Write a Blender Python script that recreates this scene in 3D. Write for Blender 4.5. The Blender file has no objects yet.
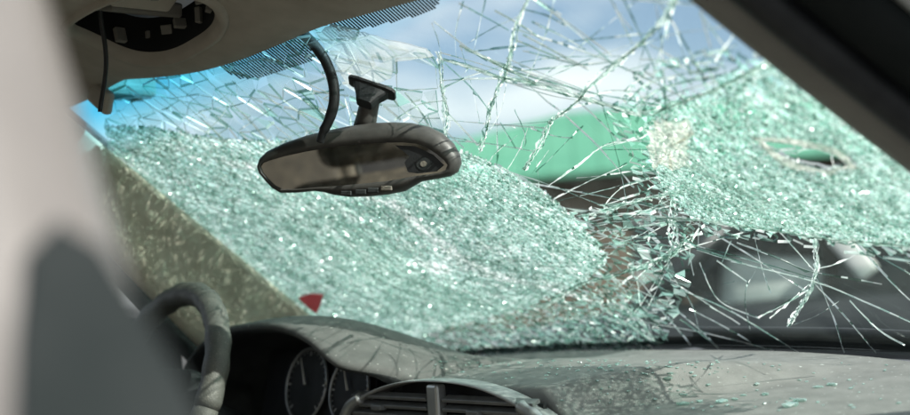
import bpy, bmesh, math, random
import numpy as np
from mathutils import Vector, Matrix
from mathutils.geometry import delaunay_2d_cdt

rng = np.random.default_rng(7)
random.seed(7)
sc = bpy.context.scene
col = sc.collection

# ------------------------------------------------------------------ camera
CAM = np.array([1.237, -1.502, 1.085])
YAW, PITCH, ROLL, FPX = 0.874, -0.065, -0.0696, 1158.4
PW, PH = 910.0, 415.0


def basis():
    f = np.array([-math.sin(YAW) * math.cos(PITCH), math.cos(YAW) * math.cos(PITCH), -math.sin(PITCH)])
    r = np.cross(f, [0, 0, 1]); r /= np.linalg.norm(r)
    u = np.cross(r, f)
    c, s = math.cos(ROLL), math.sin(ROLL)
    return f, c * r + s * u, -s * r + c * u


CF, CR, CU = basis()
cd = bpy.data.cameras.new('camera')
cam = bpy.data.objects.new('camera', cd); col.objects.link(cam)
M = Matrix(((CR[0], CU[0], -CF[0], CAM[0]), (CR[1], CU[1], -CF[1], CAM[1]), (CR[2], CU[2], -CF[2], CAM[2]), (0, 0, 0, 1)))
cam.matrix_world = M
cd.sensor_width = 36.0
cd.lens = FPX / PW * 36.0
cd.clip_start = 0.02
cd.clip_end = 2000
cd.dof.use_dof = True
cd.dof.focus_distance = 1.52
cd.dof.aperture_fstop = 2.6
sc.camera = cam

# ------------------------------------------------------------------ world, sun, exposure
SUN = Vector((0.77, 0.28, 0.575)).normalized()
w = bpy.data.worlds.new('World'); sc.world = w; w.use_nodes = True
nt = w.node_tree; nt.nodes.clear()
out = nt.nodes.new('ShaderNodeOutputWorld'); bg = nt.nodes.new('ShaderNodeBackground')
sky = nt.nodes.new('ShaderNodeTexSky'); sky.sky_type = 'NISHITA'; sky.sun_disc = False
sky.sun_elevation = math.asin(SUN.z); sky.sun_rotation = math.atan2(SUN.x, SUN.y)
sky.air_density = 1.0; sky.dust_density = 2.0; sky.ozone_density = 1.5
tc = nt.nodes.new('ShaderNodeTexCoord')
mp = nt.nodes.new('ShaderNodeMapping'); mp.inputs['Scale'].default_value = (1.0, 1.0, 3.2); mp.inputs['Location'].default_value = (0.35, 0.1, 0.62)
nz = nt.nodes.new('ShaderNodeTexNoise'); nz.inputs['Scale'].default_value = 3.4; nz.inputs['Detail'].default_value = 6; nz.inputs['Roughness'].default_value = 0.52
rp = nt.nodes.new('ShaderNodeValToRGB')
rp.color_ramp.elements[0].position = 0.40; rp.color_ramp.elements[1].position = 0.62
mx = nt.nodes.new('ShaderNodeMix'); mx.data_type = 'RGBA'
mx.inputs[7].default_value = (6.6, 6.9, 7.1, 1)
nt.links.new(tc.outputs['Generated'], mp.inputs['Vector']); nt.links.new(mp.outputs['Vector'], nz.inputs['Vector'])
nt.links.new(nz.outputs['Fac'], rp.inputs['Fac']); nt.links.new(rp.outputs['Color'], mx.inputs[0])
nt.links.new(sky.outputs['Color'], mx.inputs[6]); nt.links.new(mx.outputs[2], bg.inputs['Color'])
bg.inputs['Strength'].default_value = 0.10
nt.links.new(bg.outputs['Background'], out.inputs['Surface'])

sd = bpy.data.lights.new('sun', 'SUN'); sd.energy = 5.0; sd.angle = math.radians(0.5); sd.color = (1.0, 0.965, 0.91)
so = bpy.data.objects.new('sun', sd); col.objects.link(so)
so.rotation_euler = SUN.to_track_quat('Z', 'Y').to_euler()
so.location = (6, 4, 8)

sc.view_settings.view_transform = 'Standard'; sc.view_settings.look = 'None'
sc.view_settings.exposure = 0.76; sc.view_settings.gamma = 1.0
sc.render.engine = 'CYCLES'
sc.cycles.use_denoising = True
sc.cycles.max_bounces = 10; sc.cycles.transparent_max_bounces = 24
sc.cycles.diffuse_bounces = 4; sc.cycles.glossy_bounces = 4; sc.cycles.transmission_bounces = 6
sc.cycles.caustics_reflective = False; sc.cycles.caustics_refractive = False
sc.cycles.sample_clamp_indirect = 6.0


# ------------------------------------------------------------------ helpers
def ray(px, py):
    d = CF + CR * (px - PW / 2) / FPX + CU * (PH / 2 - py) / FPX
    return d / np.linalg.norm(d)


def at(px, py, dist):
    return CAM + ray(px, py) * dist


def on_plane(px, py, axis, val):
    d = ray(px, py)
    return CAM + d * (val - CAM[axis]) / d[axis]


def proj(P):
    d = np.asarray(P) - CAM
    wv = d @ CF
    return np.stack([PW / 2 + FPX * (d @ CR) / wv, PH / 2 - FPX * (d @ CU) / wv], -1)


def mesh_obj(name, verts, faces, mat, parent=None, smooth=False, mats=None, mat_idx=None):
    me = bpy.data.meshes.new(name)
    me.from_pydata([tuple(map(float, v)) for v in verts], [], [tuple(map(int, f)) for f in faces])
    if mats:
        for m in mats: me.materials.append(m)
    else:
        me.materials.append(mat)
    if mat_idx is not None:
        me.polygons.foreach_set('material_index', np.asarray(mat_idx, dtype=np.int32))
    if smooth:
        me.polygons.foreach_set('use_smooth', np.ones(len(me.polygons), dtype=bool))
    me.update()
    o = bpy.data.objects.new(name, me); col.objects.link(o)
    if parent is not None:
        o.parent = parent
        o.matrix_parent_inverse = Matrix.Translation(-Vector(parent.location))
    return o


def bm_obj(name, bm, mat, parent=None, smooth=False):
    me = bpy.data.meshes.new(name); bm.to_mesh(me); bm.free()
    me.materials.append(mat)
    if smooth:
        me.polygons.foreach_set('use_smooth', np.ones(len(me.polygons), dtype=bool))
    o = bpy.data.objects.new(name, me); col.objects.link(o)
    if parent is not None:
        o.parent = parent
        o.matrix_parent_inverse = Matrix.Translation(-Vector(parent.location))
    return o


def thing(name, label, cat, loc=(0, 0, 0), group=None):
    o = bpy.data.objects.new(name, None); col.objects.link(o)
    o.location = tuple(map(float, loc)); o.empty_display_size = 0.05
    tag(o, label, cat, group)
    return o


def tag(o, label, cat, group=None):
    o['label'] = label; o['category'] = cat
    if group: o['group'] = group
    return o


def grid_faces(nu, nv, closed_u=False):
    F = []
    for i in range(nu if closed_u else nu - 1):
        for j in range(nv - 1):
            a = i * nv + j; b = ((i + 1) % nu) * nv + j
            F.append((a, b, b + 1, a + 1))
    return F


def loft(rings, cap=True):
    """rings: list of equal-length closed loops of points"""
    n = len(rings[0]); V = [p for r in rings for p in r]; F = []
    for k in range(len(rings) - 1):
        for i in range(n):
            j = (i + 1) % n
            F.append((k * n + i, k * n + j, (k + 1) * n + j, (k + 1) * n + i))
    if cap:
        F.append(tuple(range(n - 1, -1, -1))); F.append(tuple((len(rings) - 1) * n + i for i in range(n)))
    return V, F


def tube(path, radii, n=10):
    path = [np.asarray(p, float) for p in path]
    if not hasattr(radii, '__len__'): radii = [radii] * len(path)
    rings = []; a = None
    for k, p in enumerate(path):
        t = path[min(k + 1, len(path) - 1)] - path[max(k - 1, 0)]; t = t / (np.linalg.norm(t) + 1e-12)
        if a is None:
            a = np.cross(t, [0.3, 0.2, 0.93]) if abs(t @ np.array([0.3, 0.2, 0.93])) < 0.95 else np.cross(t, [1.0, 0, 0])
        a = a - t * (a @ t); a = a / np.linalg.norm(a); b = np.cross(t, a)
        rings.append([p + radii[k] * (math.cos(q) * a + math.sin(q) * b) for q in np.linspace(0, 2 * math.pi, n, endpoint=False)])
    return loft(rings)


def smooth_path(pts, n=8):
    pts = [np.asarray(p, float) for p in pts]; P = [pts[0]] + pts + [pts[-1]]; o = []
    for k in range(1, len(P) - 2):
        for s in np.linspace(0, 1, n, endpoint=False):
            a, b, c, d = P[k - 1:k + 3]
            o.append(0.5 * (2 * b + (c - a) * s + (2 * a - 5 * b + 4 * c - d) * s * s + (3 * b - a - 3 * c + d) * s ** 3))
    o.append(pts[-1])
    return o


def box(c, h, rot=None, bevel=0.0, seg=2):
    bm = bmesh.new(); bmesh.ops.create_cube(bm, size=2.0)
    for v in bm.verts: v.co = Vector((v.co.x * h[0], v.co.y * h[1], v.co.z * h[2]))
    if bevel: bmesh.ops.bevel(bm, geom=bm.edges[:], offset=bevel, segments=seg, profile=0.5, affect='EDGES')
    m = Matrix.Translation(Vector(tuple(map(float, c))))
    if rot is not None: m = m @ rot
    bm.transform(m)
    return bm


def sstep(a, b, x):
    t = np.clip((x - a) / (b - a), 0, 1)
    return t * t * (3 - 2 * t)


# ------------------------------------------------------------------ materials
def mat_base(name):
    m = bpy.data.materials.new(name); m.use_nodes = True
    n = m.node_tree; n.nodes.clear()
    return m, n, n.nodes.new('ShaderNodeOutputMaterial')


def plastic(name, c1, c2, rough=0.6, scale=60, bump=0.15, bscale=400, metal=0.0, spec=0.4, dust_or_sunspots=None):
    m, n, o = mat_base(name)
    p = n.nodes.new('ShaderNodeBsdfPrincipled'); tcx = n.nodes.new('ShaderNodeTexCoord')
    nz1 = n.nodes.new('ShaderNodeTexNoise'); nz1.inputs['Scale'].default_value = scale; nz1.inputs['Detail'].default_value = 5
    r = n.nodes.new('ShaderNodeValToRGB'); r.color_ramp.elements[0].color = (*c1, 1); r.color_ramp.elements[1].color = (*c2, 1)
    r.color_ramp.elements[0].position = 0.35; r.color_ramp.elements[1].position = 0.65
    n.links.new(tcx.outputs['Object'], nz1.inputs['Vector']); n.links.new(nz1.outputs['Fac'], r.inputs['Fac'])
    colout = r.outputs['Color']
    if dust_or_sunspots:
        vz = n.nodes.new('ShaderNodeTexNoise'); vz.inputs['Scale'].default_value = dust_or_sunspots[0]; vz.inputs['Detail'].default_value = 3
        vr = n.nodes.new('ShaderNodeValToRGB'); vr.color_ramp.elements[0].position = dust_or_sunspots[1]; vr.color_ramp.elements[1].position = dust_or_sunspots[1] + 0.08
        mxx = n.nodes.new('ShaderNodeMix'); mxx.data_type = 'RGBA'; mxx.inputs[7].default_value = (*dust_or_sunspots[2], 1)
        n.links.new(tcx.outputs['Object'], vz.inputs['Vector']); n.links.new(vz.outputs['Fac'], vr.inputs['Fac'])
        n.links.new(vr.outputs['Color'], mxx.inputs[0]); n.links.new(colout, mxx.inputs[6]); colout = mxx.outputs[2]
    n.links.new(colout, p.inputs['Base Color'])
    p.inputs['Roughness'].default_value = rough; p.inputs['Metallic'].default_value = metal
    p.inputs['Specular IOR Level'].default_value = spec
    if bump:
        nb = n.nodes.new('ShaderNodeTexNoise'); nb.inputs['Scale'].default_value = bscale; nb.inputs['Detail'].default_value = 2
        bp = n.nodes.new('ShaderNodeBump'); bp.inputs['Strength'].default_value = bump; bp.inputs['Distance'].default_value = 0.002
        n.links.new(tcx.outputs['Object'], nb.inputs['Vector']); n.links.new(nb.outputs['Fac'], bp.inputs['Height'])
        n.links.new(bp.outputs['Normal'], p.inputs['Normal'])
    n.links.new(p.outputs['BSDF'], o.inputs['Surface'])
    return m


M_HEAD = plastic('headliner_fabric', (0.42, 0.39, 0.335), (0.48, 0.45, 0.39), 0.95, 30, 0.3, 900)
M_PILLAR = plastic('beige_trim', (0.60, 0.55, 0.44), (0.68, 0.63, 0.52), 0.85, 25, 0.3, 700, dust_or_sunspots=(45, 0.60, (0.72, 0.69, 0.58)))  # pale speckles painted in as sunlight spots falling through the broken glass
M_TAUPE = plastic('taupe_trim', (0.215, 0.212, 0.19), (0.24, 0.237, 0.213), 0.8, 20, 0.2, 700)
M_BTRIM = plastic('pale_trim', (0.135, 0.127, 0.118), (0.155, 0.146, 0.136), 0.35, 12, 0.05, 500)
M_BDARK = plastic('dark_trim', (0.012, 0.016, 0.016), (0.018, 0.022, 0.022), 0.8, 20, 0.1, 500, spec=0.12)
M_BLACK = plastic('black_rubber', (0.012, 0.014, 0.015), (0.02, 0.022, 0.023), 0.55, 40, 0.1, 500)
M_DASH = plastic('grey_dash_plastic', (0.15, 0.153, 0.142), (0.195, 0.198, 0.185), 0.62, 35, 0.35, 900, dust_or_sunspots=(160, 0.66, (0.42, 0.45, 0.42)))
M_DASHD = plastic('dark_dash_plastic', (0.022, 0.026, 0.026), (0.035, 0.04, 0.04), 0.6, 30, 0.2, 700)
M_VENT = plastic('vent_plastic', (0.13, 0.137, 0.133), (0.17, 0.178, 0.172), 0.4, 50, 0.1, 700)
M_BEZEL = plastic('satin_grey_trim', (0.30, 0.31, 0.30), (0.36, 0.37, 0.36), 0.4, 40, 0.05, 500)
M_HOOD = plastic('dark_grey_hood_plastic', (0.075, 0.08, 0.074), (0.10, 0.105, 0.098), 0.75, 35, 0.35, 900, dust_or_sunspots=(150, 0.66, (0.30, 0.31, 0.28)))
M_SILVER = plastic('silver_trim', (0.42, 0.44, 0.43), (0.5, 0.52, 0.5), 0.35, 40, 0.05, 500, metal=0.6)
M_WHEEL = plastic('dusty_wheel_leather', (0.075, 0.08, 0.07), (0.095, 0.098, 0.085), 0.55, 60, 0.5, 500, dust_or_sunspots=(420, 0.64, (0.26, 0.26, 0.22)))
M_MIRH = plastic('mirror_housing', (0.045, 0.045, 0.042), (0.065, 0.064, 0.058), 0.42, 60, 0.1, 900, dust_or_sunspots=(90, 0.7, (0.14, 0.14, 0.13)))
M_ASPH = plastic('asphalt', (0.045, 0.045, 0.044), (0.07, 0.068, 0.064), 0.9, 3, 0.4, 60)
M_PAINT = plastic('grey_paint', (0.20, 0.21, 0.22), (0.23, 0.24, 0.25), 0.3, 5, 0.0, 100, metal=0.4)
M_CARD = plastic('dark_paint', (0.018, 0.022, 0.024), (0.028, 0.032, 0.034), 0.35, 4, 0.0, 100)
M_SEATL = plastic('pale_seat_fabric', (0.68, 0.70, 0.66), (0.78, 0.79, 0.75), 0.85, 20, 0.2, 300)
M_SEATD = plastic('grey_seat_fabric', (0.16, 0.15, 0.13), (0.24, 0.22, 0.18), 0.9, 30, 0.3, 500, dust_or_sunspots=(22, 0.58, (0.40, 0.36, 0.28)))
M_WALL = plastic('brown_wall', (0.10, 0.075, 0.055), (0.16, 0.12, 0.085), 0.9, 2, 0.3, 30)
M_GREEN = plastic('green_roof_paint', (0.075, 0.255, 0.165), (0.095, 0.29, 0.19), 0.5, 0.6, 0.0, 30)
M_RED = plastic('red_plastic', (0.70, 0.10, 0.12), (0.80, 0.14, 0.16), 0.4, 80, 0.1, 300)
M_RED = None
M_BLUE = plastic('blue_plastic', (0.03, 0.10, 0.20), (0.05, 0.14, 0.26), 0.5, 10, 0.0, 100)
M_WHITE = plastic('white_print', (0.6, 0.62, 0.6), (0.7, 0.72, 0.7), 0.5, 40, 0.0, 100)
M_RECESS_SHADE = plastic('recess_shade_black', (0.010, 0.012, 0.012), (0.014, 0.016, 0.016), 0.6, 20, 0.0, 100, spec=0.2)
M_TYRE = plastic('tyre_rubber', (0.02, 0.02, 0.02), (0.03, 0.03, 0.03), 0.85, 40, 0.3, 200)


def simple(name, build):
    m, n, o = mat_base(name)
    n.links.new(build(n), o.inputs['Surface'])
    return m


def mixs(n, f, a, b):
    x = n.nodes.new('ShaderNodeMixShader')
    if isinstance(f, (int, float)): x.inputs[0].default_value = f
    else: n.links.new(f, x.inputs[0])
    n.links.new(a, x.inputs[1]); n.links.new(b, x.inputs[2])
    return x.outputs[0]


def bsdf(n, kind, colr, rough=None):
    b = n.nodes.new('ShaderNodeBsdf' + kind)
    if isinstance(colr, tuple): b.inputs['Color'].default_value = (*colr, 1)
    else: n.links.new(colr, b.inputs['Color'])
    if rough is not None: b.inputs['Roughness'].default_value = rough
    return b.outputs[0]


def mrange(n, src, a, b, c, d):
    r = n.nodes.new('ShaderNodeMapRange'); n.links.new(src, r.inputs[0])
    for i, v in enumerate((a, b, c, d)): r.inputs[1 + i].default_value = v
    return r.outputs[0]


def attr(n, name):
    a = n.nodes.new('ShaderNodeAttribute'); a.attribute_name = name
    return a.outputs['Fac']


def ramp(n, fac, stops):
    r = n.nodes.new('ShaderNodeValToRGB'); n.links.new(fac, r.inputs[0])
    e = r.color_ramp.elements
    while len(e) < len(stops): e.new(0.5)
    for k, (p, c) in enumerate(stops):
        e[k].position = p; e[k].color = (*c, 1)
    return r.outputs['Color']


def facing(n, base, gain, power=5.0):
    lw = n.nodes.new('ShaderNodeLayerWeight'); lw.inputs['Blend'].default_value = 0.5
    pw = n.nodes.new('ShaderNodeMath'); pw.operation = 'POWER'; n.links.new(lw.outputs['Facing'], pw.inputs[0]); pw.inputs[1].default_value = power
    ma = n.nodes.new('ShaderNodeMath'); ma.operation = 'MULTIPLY_ADD'; n.links.new(pw.outputs[0], ma.inputs[0]); ma.inputs[1].default_value = gain; ma.inputs[2].default_value = base
    return ma.outputs[0]


def b_pane(n):
    shade = attr(n, 'shade')
    tint = ramp(n, shade, [(0.0, (0.955, 0.985, 0.972)), (1.0, (0.30, 0.74, 0.90))])
    tr = bsdf(n, 'Transparent', tint)
    gl = bsdf(n, 'Glossy', (0.9, 0.95, 0.95), 0.02)
    s = mixs(n, facing(n, 0.015, 0.15), tr, gl)
    tcx = n.nodes.new('ShaderNodeTexCoord')
    nz1 = n.nodes.new('ShaderNodeTexNoise'); nz1.inputs['Scale'].default_value = 14; nz1.inputs['Detail'].default_value = 8
    n.links.new(tcx.outputs['Object'], nz1.inputs['Vector'])
    dust_or_sunspots = mixs(n, 0.5, bsdf(n, 'Translucent', (0.7, 0.8, 0.76)), bsdf(n, 'Diffuse', (0.7, 0.8, 0.76)))
    return mixs(n, mrange(n, nz1.outputs['Fac'], 0.35, 0.75, 0.003, 0.02), s, dust_or_sunspots)


def b_facet(n):
    a = attr(n, 'rnd'); b = attr(n, 'rnd2')
    tr = bsdf(n, 'Transparent', ramp(n, b, [(0.0, (0.74, 0.90, 0.84)), (1.0, (0.93, 0.98, 0.96))]))
    c = ramp(n, b, [(0.0, (0.38, 0.69, 0.61)), (0.45, (0.66, 0.90, 0.84)), (0.75, (0.86, 0.97, 0.94)), (1.0, (0.985, 0.99, 0.985))])
    sct = mixs(n, 0.05, bsdf(n, 'Translucent', c), bsdf(n, 'Diffuse', c))
    s = mixs(n, mrange(n, a, 0, 1, 0.06, 0.95), tr, sct)
    return mixs(n, 0.05, s, bsdf(n, 'Glossy', (1, 1, 1), 0.32))


def b_white(n):
    a = attr(n, 'rnd')
    c = ramp(n, a, [(0.0, (0.62, 0.78, 0.72)), (0.5, (0.88, 0.94, 0.92)), (1.0, (0.96, 0.97, 0.96))])
    sct = mixs(n, 0.12, bsdf(n, 'Translucent', c), bsdf(n, 'Diffuse', c))
    s = mixs(n, mrange(n, a, 0, 1, 0.55, 0.95), bsdf(n, 'Transparent', (0.88, 0.96, 0.93)), sct)
    return mixs(n, 0.10, s, bsdf(n, 'Glossy', (1, 1, 1), 0.2))


def b_dark(n):
    a = attr(n, 'rnd')
    c = ramp(n, a, [(0.0, (0.26, 0.44, 0.38)), (1.0, (0.66, 0.85, 0.78))])
    s = mixs(n, 0.25, bsdf(n, 'Transparent', c), bsdf(n, 'Diffuse', (0.10, 0.22, 0.18)))
    return mixs(n, 0.12, s, bsdf(n, 'Glossy', (0.9, 1, 0.95), 0.12))


def b_shard(n):
    a = attr(n, 'rnd')
    tr = bsdf(n, 'Transparent', (0.965, 0.985, 0.978))
    c = (0.8, 0.9, 0.87)
    s = mixs(n, 0.03, tr, mixs(n, 0.5, bsdf(n, 'Translucent', c), bsdf(n, 'Diffuse', c)))
    return mixs(n, facing(n, 0.04, 0.6), s, bsdf(n, 'Glossy', (1, 1, 1), 0.3))


def milky(c, op, tl=0.8):
    def f(n):
        tcx = n.nodes.new('ShaderNodeTexCoord')
        z = n.nodes.new('ShaderNodeTexNoise'); z.inputs['Scale'].default_value = 35; z.inputs['Detail'].default_value = 6
        n.links.new(tcx.outputs['Object'], z.inputs['Vector'])
        s = mixs(n, 1 - tl, bsdf(n, 'Translucent', c), bsdf(n, 'Diffuse', c))
        s = mixs(n, mrange(n, z.outputs['Fac'], 0.3, 0.7, op - 0.15, op + 0.15), bsdf(n, 'Transparent', (0.95, 0.97, 0.96)), s)
        return mixs(n, 0.06, s, bsdf(n, 'Glossy', (1, 1, 1), 0.3))
    return f


def b_tint(n):
    return mixs(n, facing(n, 0.012, 0.4), bsdf(n, 'Transparent', (0.84, 0.90, 0.88)), bsdf(n, 'Glossy', (0.9, 0.95, 0.95), 0.02))


def b_mirror(n):
    tcx = n.nodes.new('ShaderNodeTexCoord')
    z = n.nodes.new('ShaderNodeTexNoise'); z.inputs['Scale'].default_value = 60; z.inputs['Detail'].default_value = 6
    n.links.new(tcx.outputs['Object'], z.inputs['Vector'])
    return mixs(n, mrange(n, z.outputs['Fac'], 0.4, 0.8, 0.01, 0.10), bsdf(n, 'Glossy', (0.26, 0.26, 0.24), 0.025), bsdf(n, 'Diffuse', (0.4, 0.38, 0.33)))


def b_crumb(n):
    c = (0.62, 0.88, 0.80)
    s = mixs(n, 0.35, bsdf(n, 'Transparent', (0.8, 0.95, 0.9)), mixs(n, 0.5, bsdf(n, 'Translucent', c), bsdf(n, 'Diffuse', c)))
    return mixs(n, 0.3, s, bsdf(n, 'Glossy', (1, 1, 1), 0.1))


M_RED = simple('red_plastic_sheet', lambda n: mixs(n, 0.06, mixs(n, 0.45, bsdf(n, 'Translucent', (0.97, 0.30, 0.34)), bsdf(n, 'Diffuse', (0.95, 0.36, 0.40))), bsdf(n, 'Glossy', (1, 1, 1), 0.3)))
M_PANE = simple('windshield_pane', b_pane)
M_FACET = simple('crazed_glass', b_facet)
M_CRW = simple('crack_white', b_white)
M_CRD = simple('crack_dark', b_dark)
M_SHARD = simple('glass_shard_clear', b_shard)
M_MILK = simple('whitened_interlayer', milky((0.80, 0.82, 0.83), 0.55, 0.6))
M_MILKB = simple('beige_interlayer', milky((0.84, 0.81, 0.74), 0.55))
M_POWD = simple('ground_glass_powder', milky((0.98, 0.985, 0.97), 0.88, 0.97))
M_FRAY = simple('frayed_interlayer', milky((0.90, 0.88, 0.83), 0.62))
M_TINT = simple('car_window_glass', b_tint)
M_BLACKOUT = simple('blackout_glass', lambda n: mixs(n, facing(n, 0.012, 0.4), bsdf(n, 'Transparent', (0.03, 0.035, 0.035)), bsdf(n, 'Glossy', (0.8, 0.85, 0.85), 0.02)))  # near-black glass added to block bright ground and keep the cabin dark
M_MIRROR = simple('mirror_glass', b_mirror)
M_CRUMB = simple('glass_crumb', b_crumb)

# ------------------------------------------------------------------ ground
g = mesh_obj('ground', [(-300, -300, 0), (300, -300, 0), (300, 300, 0), (-300, 300, 0)], [(0, 1, 2, 3)], M_ASPH)
g['kind'] = 'structure'

# ------------------------------------------------------------------ windshield surface
Z0, H0 = 0.965, 0.49


def W0(u, v):
    u = np.asarray(u, float); v = np.asarray(v, float)
    return np.stack([u * (0.70 - 0.12 * v) + 0.10 * np.clip(u, 0, 2) ** 3 * np.clip(1 - v, 0, 2) ** 1.5, -0.72 * v - (0.15 - 0.04 * v) * u * u, Z0 + H0 * v - 0.02 * u * u], -1)


def NRM(u, v):
    e = 1e-3
    a = W0(np.asarray(u) + e, v) - W0(np.asarray(u) - e, v); b = W0(u, np.asarray(v) + e) - W0(u, np.asarray(v) - e)
    n = np.cross(b, a)
    n /= np.linalg.norm(n, axis=-1, keepdims=True)
    return n * np.where(n[..., 2:3] < 0, 1, -1)      # into the cabin


BUMPS = []


def W(u, v, off=0.0):
    p = W0(u, v); q = FLAT(u, v); d = np.zeros(np.shape(u)) + off
    for c, r, h in BUMPS:
        rr = np.linalg.norm(q - c, axis=-1) / r
        d = d + h * np.exp(-rr * rr)
    return p + NRM(u, v) * np.asarray(d)[..., None]


def FLAT(u, v):
    return np.stack([np.asarray(u, float) * (0.70 - 0.12 * np.asarray(v, float)), np.asarray(v, float) * 0.87], -1)


def UNFLAT(q):
    v = q[..., 1] / 0.87
    return q[..., 0] / (0.70 - 0.12 * v), v


_gu, _gv = np.meshgrid(np.linspace(-1.05, 1.05, 60), np.linspace(-0.06, 1.1, 40), indexing='ij')


def glass_uv(px, py):
    """windshield coordinates of the point seen at a photo position"""
    P = proj(W(_gu, _gv)); d = (P[..., 0] - px) ** 2 + (P[..., 1] - py) ** 2
    i = np.unravel_index(np.argmin(d), d.shape); x = np.array([_gu[i], _gv[i]])
    t = np.array([px, py], float)
    for _ in range(8):
        p = proj(W(x[0], x[1])); e = 1e-4
        J = np.stack([(proj(W(x[0] + e, x[1])) - p) / e, (proj(W(x[0], x[1] + e)) - p) / e], -1)
        dx = np.linalg.solve(J, t - p); n = np.linalg.norm(dx)
        x = x + dx * min(1, 0.2 / max(n, 1e-9))
    return x


def gflat(px, py):
    u, v = glass_uv(px, py)
    return FLAT(u, v)


B1 = gflat(440, 250); B2 = gflat(735, 140)
BUMPS = [(B1, 0.17, 0.035), (B2, 0.11, 0.022), (gflat(640, 300), 0.07, 0.012)]


def poly_flat(pts):
    return np.array([gflat(*p) for p in pts])


def inside(poly, q):
    x, y = q[:, 0], q[:, 1]; r = np.zeros(len(q), bool); n = len(poly)
    for i in range(n):
        a, b = poly[i], poly[(i + 1) % n]
        c = ((a[1] > y) != (b[1] > y))
        with np.errstate(divide='ignore', invalid='ignore'):
            xx = (b[0] - a[0]) * (y - a[1]) / (b[1] - a[1]) + a[0]
        r ^= c & (x < xx)
    return r


def at_flat(q, off=0.0):
    q = np.asarray(q, float); u, v = UNFLAT(q)
    return W(u, v, off)


ws = thing('windshield', 'shattered windshield with crazed green glass, long cracks and a torn slit', 'windshield', (0, -0.05, 0.96))

# the slit torn through the glass
SLIT = [(762, 139), (790, 143), (816, 148), (838, 155), (848, 164), (828, 169), (804, 164), (782, 154)]
slit = poly_flat(SLIT)

nu, nv = 340, 200
uu, vv = np.meshgrid(np.linspace(-1.0, 1.0, nu), np.linspace(-0.03, 1.02, nv), indexing='ij')
inn = W(uu, vv).reshape(-1, 3); outp = W(uu, vv, -0.005).reshape(-1, 3)
F = np.array(grid_faces(nu, nv)); fl = FLAT(uu, vv).reshape(-1, 2)
keep = ~inside(slit, fl[F].mean(1)); F = F[keep]
V = np.concatenate([inn, outp]); n0 = len(inn)
from collections import Counter
ec = Counter()
for f in F:
    for k in range(4):
        ec[(f[k], f[(k + 1) % 4])] += 1
side = [(a, a + n0, b + n0, b) for (a, b) in ec if (b, a) not in ec]
allF = [tuple(f[::-1]) for f in F] + [tuple(f + n0) for f in F] + side
pane = mesh_obj('glass_pane', V, allF, M_PANE, ws, smooth=True)
sh = np.clip((vv.reshape(-1) + 0.07 * (-uu.reshape(-1)) - 0.86) / 0.12, 0, 1)
a = pane.data.attributes.new('shade', 'FLOAT', 'POINT'); a.data.foreach_set('value', np.concatenate([sh, sh]).astype(np.float32))

# black ceramic border along the bottom and the sides, on the outer face
bu = np.linspace(-1, 1, 90)
Vb = []; 
for off in (-0.0058,):
    for u in bu:
        Vb += [W(u, -0.03, off), W(u, 0.006, off)]
mesh_obj('ceramic_border', Vb, [(2 * i, 2 * i + 2, 2 * i + 3, 2 * i + 1) for i in range(89)], M_BLACK, ws)

# ------------------------------------------------------------------ crazed glass
REG = {
    'dome': ([(104, 126), (150, 126), (215, 138), (300, 142), (330, 150), (420, 150), (470, 152), (500, 166), (540, 188), (575, 215), (600, 245), (608, 262), (585, 282), (540, 300), (480, 320), (440, 328), (400, 346), (360, 338), (305, 314), (250, 268), (180, 210), (110, 160)], 0.0034, 1.0, 0.35),
    'shoulder': ([(650, 116), (684, 100), (713, 89), (768, 58), (905, 160), (960, 195), (960, 252), (880, 243), (800, 234), (730, 224), (690, 216), (664, 192), (650, 160)], 0.0030, 1.0, 0.35),
    'skirt': ([(395, 346), (440, 328), (480, 320), (540, 300), (590, 282), (630, 285), (650, 350), (560, 356), (420, 362)], 0.0085, 0.55, 0.4),
    'veil': ([(606, 112), (640, 62), (700, 48), (770, 48), (768, 58), (713, 89), (684, 100), (650, 116), (650, 160), (664, 192), (690, 216), (730, 224), (800, 234), (880, 243), (960, 252), (960, 268), (860, 254), (760, 240), (690, 238), (640, 200), (622, 150)], 0.0105, 0.22, 0.30),
    'fold': ([(575, 212), (600, 203), (640, 196), (664, 192), (690, 216), (700, 250), (690, 290), (672, 330), (660, 350), (640, 350), (630, 285), (590, 282), (608, 262), (598, 243)], 0.015, 0.30, 0.38),
    'top': ([(98, 64), (215, 55), (330, 20), (440, 52), (452, 150), (330, 150), (300, 142), (215, 138), (104, 126)], 0.026, 0.03, 0.55),
    'arc': ([(622, 92), (655, 66), (720, 56), (768, 58), (713, 89), (684, 100), (650, 116), (640, 112)], 0.018, 0.12, 0.35),
}
FIT = {k: poly_flat(v[0]) for k, v in REG.items()}
WHITE_P = [(318, 30), (334, 22), (352, 28), (385, 36), (428, 46), (434, 54), (398, 60), (392, 76), (372, 84), (352, 86), (340, 68), (330, 50)]
BEIGE_P = [(652, 124), (662, 116), (676, 120), (690, 117), (696, 132), (686, 146), (692, 160), (676, 168), (664, 162), (654, 166), (650, 146)]
LIP_P = [(750, 136), (770, 134), (800, 138), (830, 146), (852, 155), (858, 165), (846, 171), (826, 175), (800, 169), (776, 157), (756, 146)]
CLEAR = [poly_flat([(398, 60), (432, 60), (436, 86), (402, 87)])]
NOFACET = [poly_flat(p) for p in [WHITE_P, BEIGE_P, LIP_P]]
_g = gflat(470, 280) - gflat(330, 180); GRAIN = math.atan2(_g[1], _g[0])
pts = []
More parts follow.
